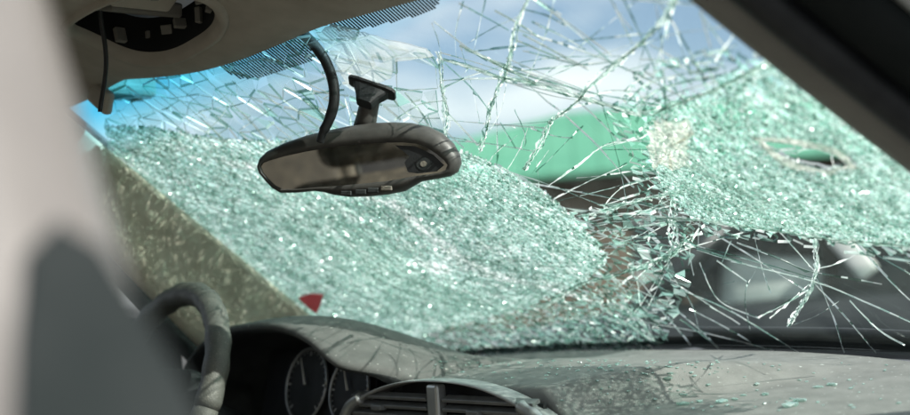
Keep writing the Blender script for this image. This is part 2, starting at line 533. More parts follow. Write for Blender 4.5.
for k, (pp, s, pf, pe) in REG.items():
    P = FIT[k]; lo, hi = P.min(0), P.max(0)
    nx, ny = int((hi[0] - lo[0]) / s) + 2, int((hi[1] - lo[1]) / (s * 0.87)) + 2
    gx, gy = np.meshgrid(np.arange(nx), np.arange(ny), indexing='ij')
    q = np.stack([(gx + 0.5 * (gy % 2)) * s, gy * s * 0.87], -1).reshape(-1, 2)
    q = q + rng.uniform(-0.46, 0.46, q.shape) * s
    if s < 0.006:      # granules drawn out along the glass's fall line
        big_ = np.concatenate([q + np.array([i * nx * s, j * (ny // 2 * 2) * s * 0.87]) for i in (-1, 0, 1) for j in (-1, 0, 1)]) - (hi - lo) / 2
        ca, sa = math.cos(GRAIN), math.sin(GRAIN)
        st_ = big_ * np.array([1.45, 0.69])
        q = np.stack([st_[:, 0] * ca - st_[:, 1] * sa, st_[:, 0] * sa + st_[:, 1] * ca], -1) + (hi - lo) / 2
    q = q + lo
    q = q[inside(P, q) & ~inside(slit, q)]
    for c in CLEAR: q = q[~inside(c, q)]
    pts.append(q)
pts = np.concatenate(pts)
vo, eo, fo = delaunay_2d_cdt([Vector((float(p[0]), float(p[1]))) for p in pts], [], [], 0, 1e-7)[:3]
P2 = np.array([(v.x, v.y) for v in vo]); T = np.array([f for f in fo if len(f) == 3])
cen = P2[T].mean(1)
el = np.max(np.linalg.norm(P2[T] - P2[np.roll(T, 1, 1)], axis=-1), axis=1)
reg = np.full(len(T), -1); names = list(REG)
cj = cen + rng.normal(size=cen.shape) * 0.0045 + 0.006 * np.stack([np.sin(cen @ np.array([260., 90.])) + np.sin(cen @ np.array([-120., 410.])), np.sin(cen @ np.array([90., -310.])) + np.sin(cen @ np.array([420., 150.]))], -1)
for i, k in enumerate(names):
    reg[inside(FIT[k], cj) & (reg < 0)] = i
bad = inside(slit, cen)
for c in CLEAR: bad |= inside(c, cen)
sp = np.array([REG[k][1] for k in names] + [0.0])
ok = (reg >= 0) & ~bad & (el < 4.0 * np.maximum(sp[reg], 0.004))
T, cen, reg = T[ok], cen[ok], reg[ok]
pfac = np.array([REG[k][2] for k in names])[reg]; pedg = np.array([REG[k][3] for k in names])


def patchy(q, f, seed):
    r = np.random.default_rng(seed); z = np.zeros(len(q))
    for _ in range(7):
        k = r.normal(size=2) * f; z += np.sin(q @ k + r.uniform(0, 6.28))
    return z / 2.6


NP = NRM(*UNFLAT(P2)); X3 = at_flat(P2, 0.0008)
sel = rng.random(len(T)) < pfac
for c in NOFACET: sel &= ~(inside(c, cen + rng.normal(size=cen.shape) * 0.002) & (rng.random(len(T)) < 0.85))
Tf = T[sel]; C3 = X3[Tf].mean(1, keepdims=True)
Vf = C3 + (X3[Tf] - C3) * rng.uniform(0.93, 0.995, (len(Tf), 1, 1))
amp = np.where(reg[sel] < 2, np.where(rng.random(len(Tf)) < 0.06, 0.0010, 0.0003), 0.0007)
Vf = Vf + NP[Tf] * (rng.normal(size=(len(Tf), 3, 1)) * amp[:, None, None])
fo_ = mesh_obj('crazed_fragments', Vf.reshape(-1, 3), np.arange(len(Tf) * 3).reshape(-1, 3), M_FACET, ws)
fo_['kind'] = 'stuff'
cl = cen[sel]
big = patchy(cl, 22, 3); mid = patchy(cl, 95, 5)
ca, sa = math.cos(GRAIN), math.sin(GRAIN)
st2 = np.stack([(cl @ np.array([ca, sa])) * 60, (cl @ np.array([-sa, ca])) * 420], -1)      # streaks along the fall line
strk = patchy(st2, 1.0, 9)
vc = cl - B1; ra = np.arctan2(vc[:, 1], vc[:, 0]); rd = np.linalg.norm(vc, axis=1)
spoke = (np.sin(ra * 17 + 1.5 * np.sin(rd * 40)) * 0.5 + np.sin(ra * 41 + 2) * 0.5) * np.exp(-(rd / 0.22) ** 2)
coarse = reg[sel] >= 2
r1 = np.clip(0.66 + 0.09 * big + 0.10 * mid + 0.12 * strk + 0.16 * spoke + rng.normal(size=len(cl)) * 0.15, 0, 1)
r2 = np.clip(0.44 + 0.12 * big + 0.12 * mid + 0.17 * strk + 0.20 * spoke + rng.normal(size=len(cl)) * 0.19, 0, 1)
# loosened darker hollows and a scatter of bright ground glass
hol = patchy(cl, 60, 21); r2 = np.clip(r2 - 0.22 * (hol > 0.9), 0, 1); r1 = np.clip(r1 - 0.22 * (hol > 0.9), 0, 1)
gl_ = rng.random(len(cl)) < 0.04; r1 = np.where(gl_, 0.95, r1); r2 = np.where(gl_, 1.0, r2)
shl = reg[sel] == 1; r1 = np.where(shl, np.clip(r1 - 0.20, 0, 1), r1); r2 = np.where(shl, np.clip(r2 - 0.18, 0, 1), r2)
r1 = np.where(coarse, np.clip(0.16 + rng.normal(size=len(cl)) * 0.12, 0, 0.6), r1); r2 = np.where(coarse, np.clip(r2 - 0.22, 0, 1), r2)
# the impact centre is ground to white powder, with two white rays leaving it
dd = np.linalg.norm(cl - B1, axis=1)
r1 = np.clip(r1 + 0.35 * np.exp(-(dd / 0.035) ** 2), 0, 1); r2 = np.clip(r2 + 0.5 * np.exp(-(dd / 0.03) ** 2), 0, 1)
for p, q_, wd in ((gflat(395, 205), gflat(500, 278), 0.012), (gflat(250, 165), gflat(395, 205), 0.006), (gflat(500, 278), gflat(590, 300), 0.006)):
    t = np.clip(((cl - p) @ (q_ - p)) / ((q_ - p) @ (q_ - p)), 0, 1)
    d = np.linalg.norm(cl - (p + t[:, None] * (q_ - p)), axis=1) / wd
    r1 = np.clip(r1 + 0.5 * np.exp(-d * d), 0, 1); r2 = np.clip(r2 + 0.9 * np.exp(-d * d), 0, 1)
for nm, r in (('rnd', r1), ('rnd2', r2)):
    a = fo_.data.attributes.new(nm, 'FLOAT', 'FACE'); a.data.foreach_set('value', r.astype(np.float32))


def fin_mesh(name, E, hw, stuff, bright, stuff_fine=True):
    A, B = X3[E[:, 0]], X3[E[:, 1]]; n = NP[E[:, 0]]
    d = B - A; L = np.linalg.norm(d, axis=1, keepdims=True); d = d / np.maximum(L, 1e-9)
    s = np.cross(n, d)
    lean = rng.normal(size=(len(E), 1)) * 0.9
    dep = 0.0020 if stuff_fine else 0.0016
    top = n * 0.0014; bot = -n * dep + s * (dep * lean)
    w1 = s * (hw * rng.uniform(0.3, 1.6, (len(E), 1)))
    A2 = A + d * L * 0.03; B2_ = B - d * L * 0.03
    Vq = np.stack([A2 + top - w1 * 0.5, B2_ + top + w1 * 0.2, B2_ + bot + w1, A2 + bot + w1], 1)
    o = mesh_obj(name, Vq.reshape(-1, 3), np.arange(len(E) * 4).reshape(-1, 4), None, ws, mats=[M_CRW, M_CRD],
                 mat_idx=(rng.random(len(E)) > bright).astype(int))
    if stuff: o['kind'] = 'stuff'
    a = o.data.attributes.new('rnd', 'FLOAT', 'FACE'); a.data.foreach_set('value', rng.random(len(E)).astype(np.float32))
    return o


es = {}
for t, r in zip(T, reg):
    for k in range(3):
        e = (min(t[k], t[(k + 1) % 3]), max(t[k], t[(k + 1) % 3])); es[e] = r
E_ = np.array(list(es.keys())); er = np.array(list(es.values()))
fine = er < 2
adj = {}
for a_, b_ in E_[fine]:
    adj.setdefault(int(a_), []).append(int(b_)); adj.setdefault(int(b_), []).append(int(a_))
keys = np.array(list(adj)); walk = set(); gd = np.array([math.cos(GRAIN), math.sin(GRAIN)])
for _ in range(4200):
    v0 = int(rng.choice(keys)); p = P2[v0]
    c0 = B1 if np.linalg.norm(p - B1) < np.linalg.norm(p - B2) else B2
    rd_ = (p - c0) / (np.linalg.norm(p - c0) + 1e-6); k = rng.random()
    d = rd_ if k < 0.45 else (np.array([-rd_[1], rd_[0]]) * rng.choice((-1, 1)) if k < 0.65 else (gd * rng.choice((-1, 1)) if k < 0.88 else rng.normal(size=2)))
    d = d / np.linalg.norm(d)
    for _s in range(int(rng.integers(6, 42))):
        nb = adj[v0]; vec = P2[nb] - P2[v0]; cs = (vec @ d) / (np.linalg.norm(vec, axis=1) + 1e-9)
        m = int(np.argmax(cs))
        if cs[m] < 0.6: break
        walk.add((min(v0, nb[m]), max(v0, nb[m]))); v0 = nb[m]
wk = np.array(list(walk))
fin_mesh('linked_cracks', wk, 0.0009, True, 0.80)
s1 = fine & (rng.random(len(E_)) < 0.10)
fin_mesh('fine_cracks', E_[s1], 0.0005, True, 0.75)
s2 = (~fine) & (rng.random(len(E_)) < pedg[er])
fin_mesh('coarse_cracks', E_[s2], 0.0009, True, 0.38, False)

# the bigger splinters one can tell apart: each a thin slab with its own tilt
big_t = [(t, c) for t, c, r in zip(T, cen, reg) if names[r] in ('top', 'fold', 'arc')]
big_t.sort(key=lambda z: -abs(np.cross(P2[z[0][1]] - P2[z[0][0]], P2[z[0][2]] - P2[z[0][0]])))
for t, c in big_t[:240]:
    p = X3[t]; n = NP[t[0]]; m = p.mean(0)
    tilt = rng.normal(size=3) * 0.0012
    top = [m + (p[k] - m) * 0.93 + n * (0.0015 + tilt[k]) for k in range(3)]
    bot = [x - n * 0.0022 for x in top]
    o = mesh_obj('splinter', top + bot, [(0, 1, 2), (5, 4, 3), (0, 3, 4, 1), (1, 4, 5, 2), (2, 5, 3, 0)], M_SHARD, ws)


# ------------------------------------------------------------------ long cracks
def crack_strip(q, wid, bright, fringe, sw=0.2, dep=0.0022):
    X = at_flat(q, 0.0018); N = NRM(*UNFLAT(q)); n_ = len(q)
    D = np.gradient(X, axis=0); D /= np.linalg.norm(D, axis=1, keepdims=True) + 1e-9
    S = np.cross(N, D)
    tt = np.linspace(0, 1, n_); env = 0.30 + 0.70 * np.sin(math.pi * np.clip(tt, 0.02, 0.98))
    wv = wid * env * (0.75 + 0.5 * np.convolve(rng.random(n_ + 4), np.ones(5) / 5, 'valid'))
    lean = np.convolve(rng.normal(size=n_ + 6), np.ones(7) / 4, 'valid')
    L_ = X - S * wv[:, None] * .5; R_ = X + S * wv[:, None] * .5 - N * 0.0006
    B_ = X - N * dep + S * (dep * lean)[:, None] * .7
    Vc = list(np.concatenate([L_, R_, B_])); Fc, mi, rv = [], [], []
    cur = rng.random() < bright; cur2 = rng.random() < bright
    for k in range(n_ - 1):
        if rng.random() < sw: cur = rng.random() < bright
        if rng.random() < sw: cur2 = rng.random() < bright
        Fc += [(k, k + 1, n_ + k + 1, n_ + k), (n_ + k, n_ + k + 1, 2 * n_ + k + 1, 2 * n_ + k)]
        mi += [0 if cur else 1, 0 if (cur2 and rng.random() < 0.85) else 1]; rv += [rng.random(), rng.random()]
        if rng.random() < fringe:
            k2 = min(n_ - 1, k + int(rng.integers(1, 4))); m = (X[k] + X[k2]) / 2; ln = rng.uniform(0.0006, 0.0026) * rng.choice((-1, 1)); b0 = len(Vc)
            Vc += [X[k], X[k2], m + S[k] * ln + D[k] * rng.normal() * 0.006 + N[k] * rng.uniform(0, .002)]
            Fc.append((b0, b0 + 1, b0 + 2)); mi.append(0 if rng.random() < bright else 1); rv.append(rng.random())
    return Vc, Fc, mi, rv


def crack(pix, wid=0.0014, bright=0.6, jag=0.6, fringe=0.0, strands=1, spread=0.0):
    base = smooth_path([gflat(*p) for p in pix], 6) if jag < 0.5 else [gflat(*p) for p in pix]
    q = []
    for a_, b_ in zip(base[:-1], base[1:]):
        L = np.linalg.norm(b_ - a_); k = max(1, int(L / 0.007))
        for s_ in np.linspace(0, 1, k, endpoint=False): q.append(a_ + (b_ - a_) * s_)
    q.append(base[-1]); q = np.array(q); n_ = len(q)
    Vc, Fc, mi, rv = [], [], [], []
    for st_ in range(strands):
        qq = q.copy()
        if spread and n_ > 3:
            lf = np.convolve(rng.normal(size=(n_ + 10)), np.ones(11) / 5, 'valid')[:n_] * spread
            dq = np.gradient(q, axis=0); dq /= np.linalg.norm(dq, axis=1, keepdims=True) + 1e-9
            qq += np.stack([-dq[:, 1], dq[:, 0]], -1) * lf[:, None]
        if n_ > 2: qq[1:-1] += rng.normal(size=(n_ - 2, 2)) * 0.0008 * jag
        a_, b_, c_, d_ = crack_strip(qq, wid, bright, fringe)
        o_ = len(Vc); Vc += a_; Fc += [tuple(i_ + o_ for i_ in f) for f in b_]; mi += c_; rv += d_
    o = mesh_obj('crack', Vc, Fc, None, ws, mats=[M_CRW, M_CRD], mat_idx=mi)
    a_ = o.data.attributes.new('rnd', 'FLOAT', 'FACE'); a_.data.foreach_set('value', np.array(rv, np.float32))
    return o


HEAVY = [  # ragged main cracks
    ([(528, -4), (516, 26), (511, 48), (509, 64), (500, 82), (492, 106), (486, 126), (480, 150)], 0.0042, 0.30),
    ([(444, 60), (470, 67), (499, 75), (536, 82), (573, 95), (600, 103), (642, 116)], 0.0062, 0.55),
    ([(460, 44), (488, 58), (510, 69), (536, 82)], 0.0040, 0.6),
    ([(525, 170), (536, 148), (552, 121), (576, 101), (589, 87), (613, 64), (631, 50), (655, 30), (669, 14), (678, -2)], 0.0045, 0.35),
    ([(535, 310), (583, 283), (631, 269), (674, 254), (690, 236)], 0.0060, 0.35),
    ([(676, 200), (672, 222), (676, 246), (668, 262)], 0.0110, 0.75),
    ([(815, 236), (817, 264), (812, 287), (788, 326)], 0.0040, 0.7),
    ([(440, 52), (442, 80), (446, 112), (447, 140)], 0.0055, 0.7),
    ([(618, 292), (640, 320), (657, 346)], 0.0060, 0.85),
    ([(590, 300), (625, 322), (662, 347)], 0.0050, 0.8),
    ([(654, 113), (684, 100), (713, 89), (768, 60)], 0.0035, 0.4),
    ([(578, 216), (627, 203), (683, 190)], 0.0035, 0.6),
    ([(655, 216), (700, 219), (760, 228), (830, 238), (912, 246)], 0.0035, 0.7),
]
for p, wd, br in HEAVY:
    crack(p, min(0.0018, 0.0007 + wd * 0.16), 0.55 + 0.45 * br, 0.8, 0.7, 4, wd * 0.65)
THIN = [
    [(459, 3), (494, 21), (509, 30)], [(495, 10), (517, 22), (545, 40)], [(523, 34), (560, 54), (589, 69)], [(532, 21), (560, 34), (586, 49)],
    [(537, 0), (570, 25), (613, 63)], [(517, 40), (560, 58)], [(523, 50), (578, 65)], [(434, 21), (470, 50)], [(432, 22), (441, 50), (443, 66)],
    [(527, 82), (547, 101), (565, 115), (600, 148), (634, 187)], [(614, 3), (633, 44)], [(578, 101), (600, 121), (618, 140)],
    [(515, 109), (525, 132), (525, 146)], [(500, 122), (516, 148)], [(446, 110), (478, 145)], [(447, 132), (464, 148)], [(549, 150), (531, 174)],
    [(584, 126), (560, 148), (536, 172)], [(547, 186), (578, 166), (600, 148), (616, 142), (655, 141)], [(555, 198), (590, 180), (616, 169), (628, 163)],
    [(560, 200), (600, 190), (655, 177)], [(602, 149), (655, 150)], [(606, 146), (640, 137), (652, 128)], [(576, 101), (612, 90), (640, 92)],
    [(600, 205), (640, 193), (655, 185)], [(586, 222), (630, 212), (676, 205)], [(592, 232), (640, 226), (674, 221)], [(600, 246), (640, 240), (672, 238)],
    [(604, 206), (620, 188), (650, 178)], [(590, 226), (625, 219), (668, 200)], [(598, 240), (622, 230), (660, 224)],
    [(697, 249), (747, 264), (815, 281), (862, 300), (912, 322)], [(680, 289), (731, 311), (798, 352)], [(690, 309), (741, 336), (763, 350)],
    [(680, 319), (719, 348)], [(737, 242), (775, 256), (812, 271), (882, 284)], [(778, 230), (815, 271)], [(839, 301), (815, 316), (791, 325)],
    [(857, 242), (882, 271), (912, 302)], [(717, 260), (747, 281)], [(735, 281), (722, 284)], [(724, 232), (749, 239)],
    [(812, 287), (795, 298), (758, 318)], [(812, 281), (786, 305), (770, 318)], [(815, 283), (800, 310), (790, 326)], [(700, 228), (690, 250), (694, 275)],
    [(731, 240), (722, 262)], [(622, 282), (670, 306), (718, 347)], [(644, 267), (683, 288), (740, 324)], [(685, 245), (712, 252), (742, 262)],
    [(660, 262), (690, 300), (700, 330)], [(640, 280), (655, 300), (690, 345)], [(602, 286), (640, 305), (668, 340)], [(700, 262), (720, 300), (760, 318)],
    [(760, 262), (745, 292), (750, 330)], [(868, 246), (840, 262), (818, 268)], [(850, 300), (880, 330), (905, 345)], [(560, 300), (575, 330), (590, 350)],
    [(520, 310), (545, 330), (600, 342)], [(470, 322), (490, 342), (540, 350)], [(430, 330), (470, 338), (530, 330)], [(560, 322), (600, 318), (640, 330)],
    [(150, 74), (190, 108), (225, 140)], [(172, 82), (215, 115), (262, 152)], [(195, 68), (240, 110), (272, 146)], [(232, 80), (275, 118), (318, 150)], [(262, 92), (300, 124), (322, 150)],
    [(130, 92), (168, 118), (205, 150), (250, 190)], [(112, 100), (160, 96), (205, 104), (230, 92)], [(120, 118), (165, 108), (200, 84)], [(205, 132), (224, 112), (232, 92)],
    [(182, 130), (200, 112), (240, 104)], [(240, 130), (270, 110), (300, 96), (345, 90)], [(275, 146), (300, 132), (345, 128)], [(345, 95), (352, 120), (350, 140)], [(390, 95), (410, 115), (440, 118)],
    [(395, 120), (420, 104), (446, 100)], [(396, 58), (397, 90)], [(396, 58), (436, 57)], [(397, 90), (438, 88)], [(436, 57), (438, 88)], [(300, 90), (325, 118), (330, 142)],
    [(405, 92), (425, 118), (440, 150)], [(285, 84), (300, 96), (345, 140)], [(316, 60), (345, 40), (365, 70)],
    # arcs folding round the upper dent
    [(618, 100), (640, 78), (672, 66), (712, 62)], [(626, 104), (648, 84), (682, 73), (720, 68)], [(634, 107), (656, 90), (690, 80), (724, 75)], [(642, 110), (664, 97), (694, 87), (718, 82)],
    [(626, 70), (660, 60), (700, 54), (738, 44)], [(640, 58), (672, 62), (700, 74)], [(664, 62), (692, 84)], [(690, 58), (704, 74)], [(646, 92), (640, 108)], [(652, 104), (668, 86)],
    [(668, 40), (668, 16)], [(650, 44), (682, 62)], [(700, 10), (712, 50)], [(736, 30), (716, 62)], [(700, 12), (735, 60)],
]
for p in THIN:
    crack(p, rng.uniform(0.0005, 0.0012), rng.choice((0.45, 0.85, 1.0)), 0.12, 0.03, 1 if rng.random() < 0.7 else 2, 0.0006)
# finer rays running out of the two crushed zones into the clear glass
for c0, n_r, ra0, ra1, r_lo, r_hi in ((B1, 26, -0.6, 2.3, 0.17, 0.44), (B2, 30, 0, 6.283, 0.10, 0.32)):
    for k in range(n_r):
        an = rng.uniform(ra0, ra1); d = np.array([math.cos(an), math.sin(an)]); bend = rng.normal() * 0.03
        a0 = rng.uniform(r_lo, r_hi * 0.8); ln_ = rng.uniform(0.04, 0.17)
        qs = [c0 + d * (a0 + ln_ * t_) + np.array([-d[1], d[0]]) * bend * t_ * t_ for t_ in (0, 0.5, 1)]
        uvq = [UNFLAT(np.asarray(x)) for x in qs]
        if any(abs(u_) > 0.97 or v_ < 0.02 or v_ > 0.98 for u_, v_ in uvq): continue
        if inside(FIT['dome'], qs[1][None])[0] or inside(FIT['shoulder'], qs[1][None])[0]: continue
        crack([proj(at_flat(x)) for x in qs], rng.uniform(0.0004, 0.0009), rng.choice((0.7, 1.0)), 0.12, 0.02)
# straight chords that join the ragged cracks into one web
ANCH = []
for pl in [h[0] for h in HEAVY] + [[(640, 350), (720, 351), (800, 352), (930, 354)], [(470, 152), (540, 188), (600, 245), (606, 264)], [(690, -4), (760, 56), (830, 110)], [(430, 4), (520, -6), (620, -8), (690, -6)]]:
    fl_ = [gflat(*p) for p in pl]; L_ = []
    for a_, b_ in zip(fl_[:-1], fl_[1:]):
        for t_ in np.linspace(0, 1, 9): L_.append(a_ + (b_ - a_) * t_)
    ANCH.append(np.array(L_))
made = 0
for _try in range(4000):
    if made >= 64: break
    i1, i2 = rng.choice(len(ANCH), 2, replace=False)
    p, q_ = ANCH[i1][rng.integers(len(ANCH[i1]))], ANCH[i2][rng.integers(len(ANCH[i2]))]
    L_ = np.linalg.norm(p - q_)
    if not 0.05 < L_ < 0.30: continue
    mids = np.array([p + (q_ - p) * t_ for t_ in (0.25, 0.5, 0.75)])
    if inside(FIT['dome'], mids).any() or inside(FIT['shoulder'], mids).any(): continue
    u_, v_ = UNFLAT(mids)
    if (np.abs(u_) > 0.97).any() or (v_ < 0.0).any() or (v_ > 0.99).any(): continue
    d_ = (q_ - p) / L_; fan = min(abs(float(d_ @ ((x - p) / (np.linalg.norm(x - p) + 1e-9)))) for x in (B1, B2))
    if rng.random() > 0.06 + 0.94 * max(abs(float(d_ @ ((mids[1] - x) / np.linalg.norm(mids[1] - x)))) for x in (B1, B2)) ** 6: continue
    bow = rng.normal() * 0.004; nn = np.array([-d_[1], d_[0]])
    crack([proj(at_flat(x)) for x in (p, (p + q_) / 2 + nn * bow, q_)], rng.uniform(0.0003, 0.0007), rng.choice((0.45, 0.8, 1.0)), 0.06, 0.01)
    made += 1
# rays and rings of the two impacts
def pix_of(q):
    return proj(at_flat(q))
for (c, n, r0, r1_, polyname) in ((B1, 46, 0.03, 0.30, 'dome'), (gflat(735, 150), 30, 0.02, 0.20, 'shoulder')):
    Pn = FIT[polyname]
    for k in range(n):
        ang = 2 * math.pi * (k + rng.uniform(-.4, .4)) / n; d = np.array([math.cos(ang), math.sin(ang)])
        a0, a1 = r0 * rng.uniform(0.7, 2.5), r1_ * rng.uniform(0.4, 1.2)
        qs = [c + d * t + np.array([-d[1], d[0]]) * rng.normal() * 0.006 for t in np.linspace(a0, a1, 5)]
        qs = [x for x in qs if inside(Pn, x[None])[0]]
        if len(qs) >= 2: crack([pix_of(x) for x in qs], rng.uniform(0.0009, 0.0017), 0.95, 0.6, 0.1)
    for k in range(10):
        rr = r0 + (r1_ - r0) * (k + 1) / 11; a0 = rng.uniform(0, 6.28); sp_ = rng.uniform(0.7, 1.9)
        qs = [c + rr * np.array([math.cos(x), math.sin(x)]) * (1 + rng.normal() * 0.012) for x in np.linspace(a0, a0 + sp_, 7)]
        qs = [x for x in qs if inside(Pn, x[None])[0]]
        if len(qs) >= 3: crack([pix_of(x) for x in qs], 0.0015, 0.6, 0.8, 0.1)


def patch(name, pix, mat, off=0.0048, thick=0.0012, jag=0.0015):
    P = poly_flat(pix); q = []
    for i in range(len(P)):
        a_, b_ = P[i], P[(i + 1) % len(P)]
        for s in np.linspace(0, 1, 5, endpoint=False): q.append(a_ + (b_ - a_) * s + rng.normal(size=2) * jag)
    q = np.array(q); c = q.mean(0)
    rings = [c + (q - c) * s for s in (1.0, 0.66, 0.33)]
    n = len(q)
    top = np.concatenate([at_flat(r, off) for r in rings] + [at_flat(c[None], off)])
    bot = at_flat(q, off - thick)
    Fp = []
    for k in range(2):
        for i in range(n):
            j = (i + 1) % n; Fp.append((k * n + i, k * n + j, (k + 1) * n + j, (k + 1) * n + i))
    for i in range(n):
        Fp.append((2 * n + i, 2 * n + (i + 1) % n, 3 * n)); Fp.append((i, 3 * n + 1 + i, 3 * n + 1 + (i + 1) % n, (i + 1) % n))
    o = mesh_obj(name, np.concatenate([top, bot]), Fp, mat, ws)
    return o


patch('whitened_patch', WHITE_P, M_MILK)['label'] = 'milky white patch of loosened interlayer'
patch('beige_patch', BEIGE_P, M_MILKB, jag=0.003)['label'] = 'beige clouded patch of interlayer'
# frayed lip round the slit
n = len(slit); c = slit.mean(0)
ed = np.roll(slit, -1, 0) - np.roll(slit, 1, 0); nrm2 = np.stack([ed[:, 1], -ed[:, 0]], -1); nrm2 /= np.linalg.norm(nrm2, axis=1, keepdims=True)
if ((slit - c) * nrm2).sum() < 0: nrm2 = -nrm2
for i in range(n):
    k2 = (i + 1) % n; a_, b_ = slit[i], slit[k2]
    oa, ob = a_ + nrm2[i] * 0.011, b_ + nrm2[k2] * 0.011
    q = [a_ + nrm2[i] * 0.001, (a_ + b_) / 2 + (nrm2[i] + nrm2[k2]) * rng.uniform(0, .0012), b_ + nrm2[k2] * 0.001, ob, (oa + ob) / 2 + rng.normal(size=2) * .004, oa]
    t_ = [at_flat(x, 0.0022) for x in q]; b2 = [at_flat(x, 0.0010) for x in q]
    mesh_obj('torn_edge', t_ + b2, [(0, 1, 4, 5), (1, 2, 3, 4), (6, 11, 10, 7), (7, 10, 9, 8)] + [(k, k + 6, (k + 1) % 6 + 6, (k + 1) % 6) for k in range(6)], M_FRAY, ws)

# dotted ceramic band near the top: thin dark bars printed close together
BAND = [poly_flat([(210, 56), (222, 74), (240, 82), (262, 80), (290, 72), (314, 62), (304, 40), (296, 30), (250, 40)]),
        poly_flat([(322, 24), (336, 34), (350, 34), (380, 28), (408, 21), (428, 16), (436, 8), (436, -10), (380, -8), (330, 4)])]
for Pb in BAND:
    lo, hi = Pb.min(0), Pb.max(0); Vd, Fd = [], []
    for x in np.arange(lo[0], hi[0], 0.0062):
        ys = np.arange(lo[1], hi[1], 0.004); ins = inside(Pb, np.stack([np.full(len(ys), x), ys], -1))
        for y, i_ in zip(ys, ins):
            if i_:
                b0 = len(Vd); h = 0.0021
                Vd += list(at_flat(np.array([(x - h, y - .0021), (x + h, y - .0021), (x + h, y + .0021), (x - h, y + .0021)]), -0.0056)); Fd.append((b0, b0 + 1, b0 + 2, b0 + 3))
    o = mesh_obj('dotted_band', Vd, Fd, M_BLACK, ws); o['kind'] = 'stuff'

# ------------------------------------------------------------------ headliner
EDGE = [(-0.62, None), ]
lipx, lipy, lipz = [], [], []
for p in [(96, 92), (128, 72), (160, 67), (205, 58), (250, 45), (290, 32), (330, 18), (380, 4), (430, -10)]:
    u, v = glass_uv(*p); q = W(u, v, 0.012); lipx.append(q[0]); lipy.append(q[1]); lipz.append(q[2])
for u in (0.45, 0.7, 0.95):
    q = W(u, 0.955, 0.012); lipx.append(q[0]); lipy.append(q[1]); lipz.append(q[2])
o_ = np.argsort(lipx); lipx, lipy, lipz = np.array(lipx)[o_], np.array(lipy)[o_], np.array(lipz)[o_]
hl = thing('headliner', 'taupe headliner with an open overhead console recess and torn front lip', 'headliner', (0, -1.2, 1.46))
nx, ny = 150, 90
xs = np.linspace(-0.62, 0.60, nx)
ks = np.linspace(0, 1, ny) ** 1.6
Vh = []
HC, HR = np.array([-0.155, -0.845]), np.array([0.135, 0.075])


def zceil(x, y, ly, lz):
    back = ly - y
    z = lz + 0.055 * sstep(0, 0.16, back) + 0.012 * (1 - (x / .62) ** 2) * sstep(0.1, 0.6, back)
    e = np.sqrt(((x - HC[0]) / 0.24) ** 2 + ((y - HC[1]) / 0.15) ** 2)
    return z - 0.018 * sstep(1.3, 0.6, e)


for x in xs:
    ly = np.interp(x, lipx, lipy); lz = np.interp(x, lipx, lipz)
    for j, k in enumerate(ks):
        if j == 0: Vh.append((x, ly + 0.03, lz + 0.035)); continue
        if j == 1: Vh.append((x, ly + 0.012, lz + 0.008)); continue
        y = ly + (-2.45 - ly) * ks[j - 2] / ks[ny - 3]
        Vh.append((x, y, zceil(x, y, ly, lz)))
Vh = np.array(Vh); Fh = np.array(grid_faces(nx, ny))
ce = Vh[Fh].mean(1)
hole = (np.abs((ce[:, 0] - HC[0]) / HR[0]) ** 2.6 + np.abs((ce[:, 1] - HC[1]) / HR[1]) ** 2.6) < 1
mesh_obj('lining', Vh, Fh[~hole], M_HEAD, hl, smooth=True)


def hl_z(x, y):
    return float(zceil(x, y, np.interp(x, lipx, lipy), np.interp(x, lipx, lipz)))


ang = np.linspace(0, 2 * math.pi, 56, endpoint=False)


def sup(a_, s=1.0):
    cx, sx = math.cos(a_), math.sin(a_)
    return HC[0] + s * HR[0] * math.copysign(abs(cx) ** (2 / 2.6), cx), HC[1] + s * HR[1] * math.copysign(abs(sx) ** (2 / 2.6), sx)


rings = []
for s, dz in ((1.10, 0.0), (1.07, -0.006), (1.0, -0.007), (0.94, 0.0), (0.93, 0.008), (0.95, 0.058)):
    r = []
    for a_ in ang:
        x, y = sup(a_, s); r.append((x, y, hl_z(x, y) + dz))
    rings.append(r)
Vr, Fr = loft(rings[:5], cap=False)
mesh_obj('console_rim', Vr, Fr, M_HEAD, hl, smooth=True)
Vr, Fr = loft(rings[4:], cap=False)
mesh_obj('recess_wall', Vr, Fr, M_RECESS_SHADE, hl, smooth=True)  # wall and cover coloured dark to put shade into the recess
x0, y0 = HC; zc = hl_z(x0, y0)
bm_obj('recess_cover', box((x0, y0, zc + 0.064), (HR[0] * 1.05, HR[1] * 1.05, 0.004)), M_DASHD, hl)
bm_obj('bracket', box((x0 - 0.055, y0 + 0.01, zc + 0.03), (0.055, 0.05, 0.010), Matrix.Rotation(0.25, 4, 'Y'), 0.004), M_TAUPE, hl)
bm_obj('bracket', box((x0 + 0.06, y0 - 0.02, zc + 0.022), (0.03, 0.04, 0.012), Matrix.Rotation(-0.35, 4, 'Y'), 0.004), M_HEAD, hl)
for k, (dx, dy, hh) in enumerate([(-0.10, 0.055, 0.012), (-0.06, 0.064, 0.010), (-0.02, 0.066, 0.008), (0.03, 0.066, 0.010), (0.07, 0.060, 0.012), (0.11, 0.03, 0.01), (0.10, -0.03, .008), (-0.115, 0.02, .01)]):
    bm_obj('clip', box((x0 + dx, y0 + dy, zc + 0.004), (0.005 + 0.003 * (k % 3), 0.004, hh * (0.45 + 0.2 * (k % 4))), Matrix.Rotation(k * 0.7, 4, 'Z') @ Matrix.Rotation(0.3 * math.sin(k * 2.1), 4, 'X'), 0.0012), M_TAUPE, hl)
# torn end hanging by the far pillar
pth = [on_plane(100, 78, 0, -0.52), on_plane(104, 92, 0, -0.54), on_plane(112, 88, 0, -0.52)]
c_ = W(*glass_uv(110, 80), 0.035)
bm_obj('torn_flap', box(c_, (0.035, 0.008, 0.018), Matrix.Rotation(0.5, 4, 'Y'), 0.006), M_HEAD, hl)

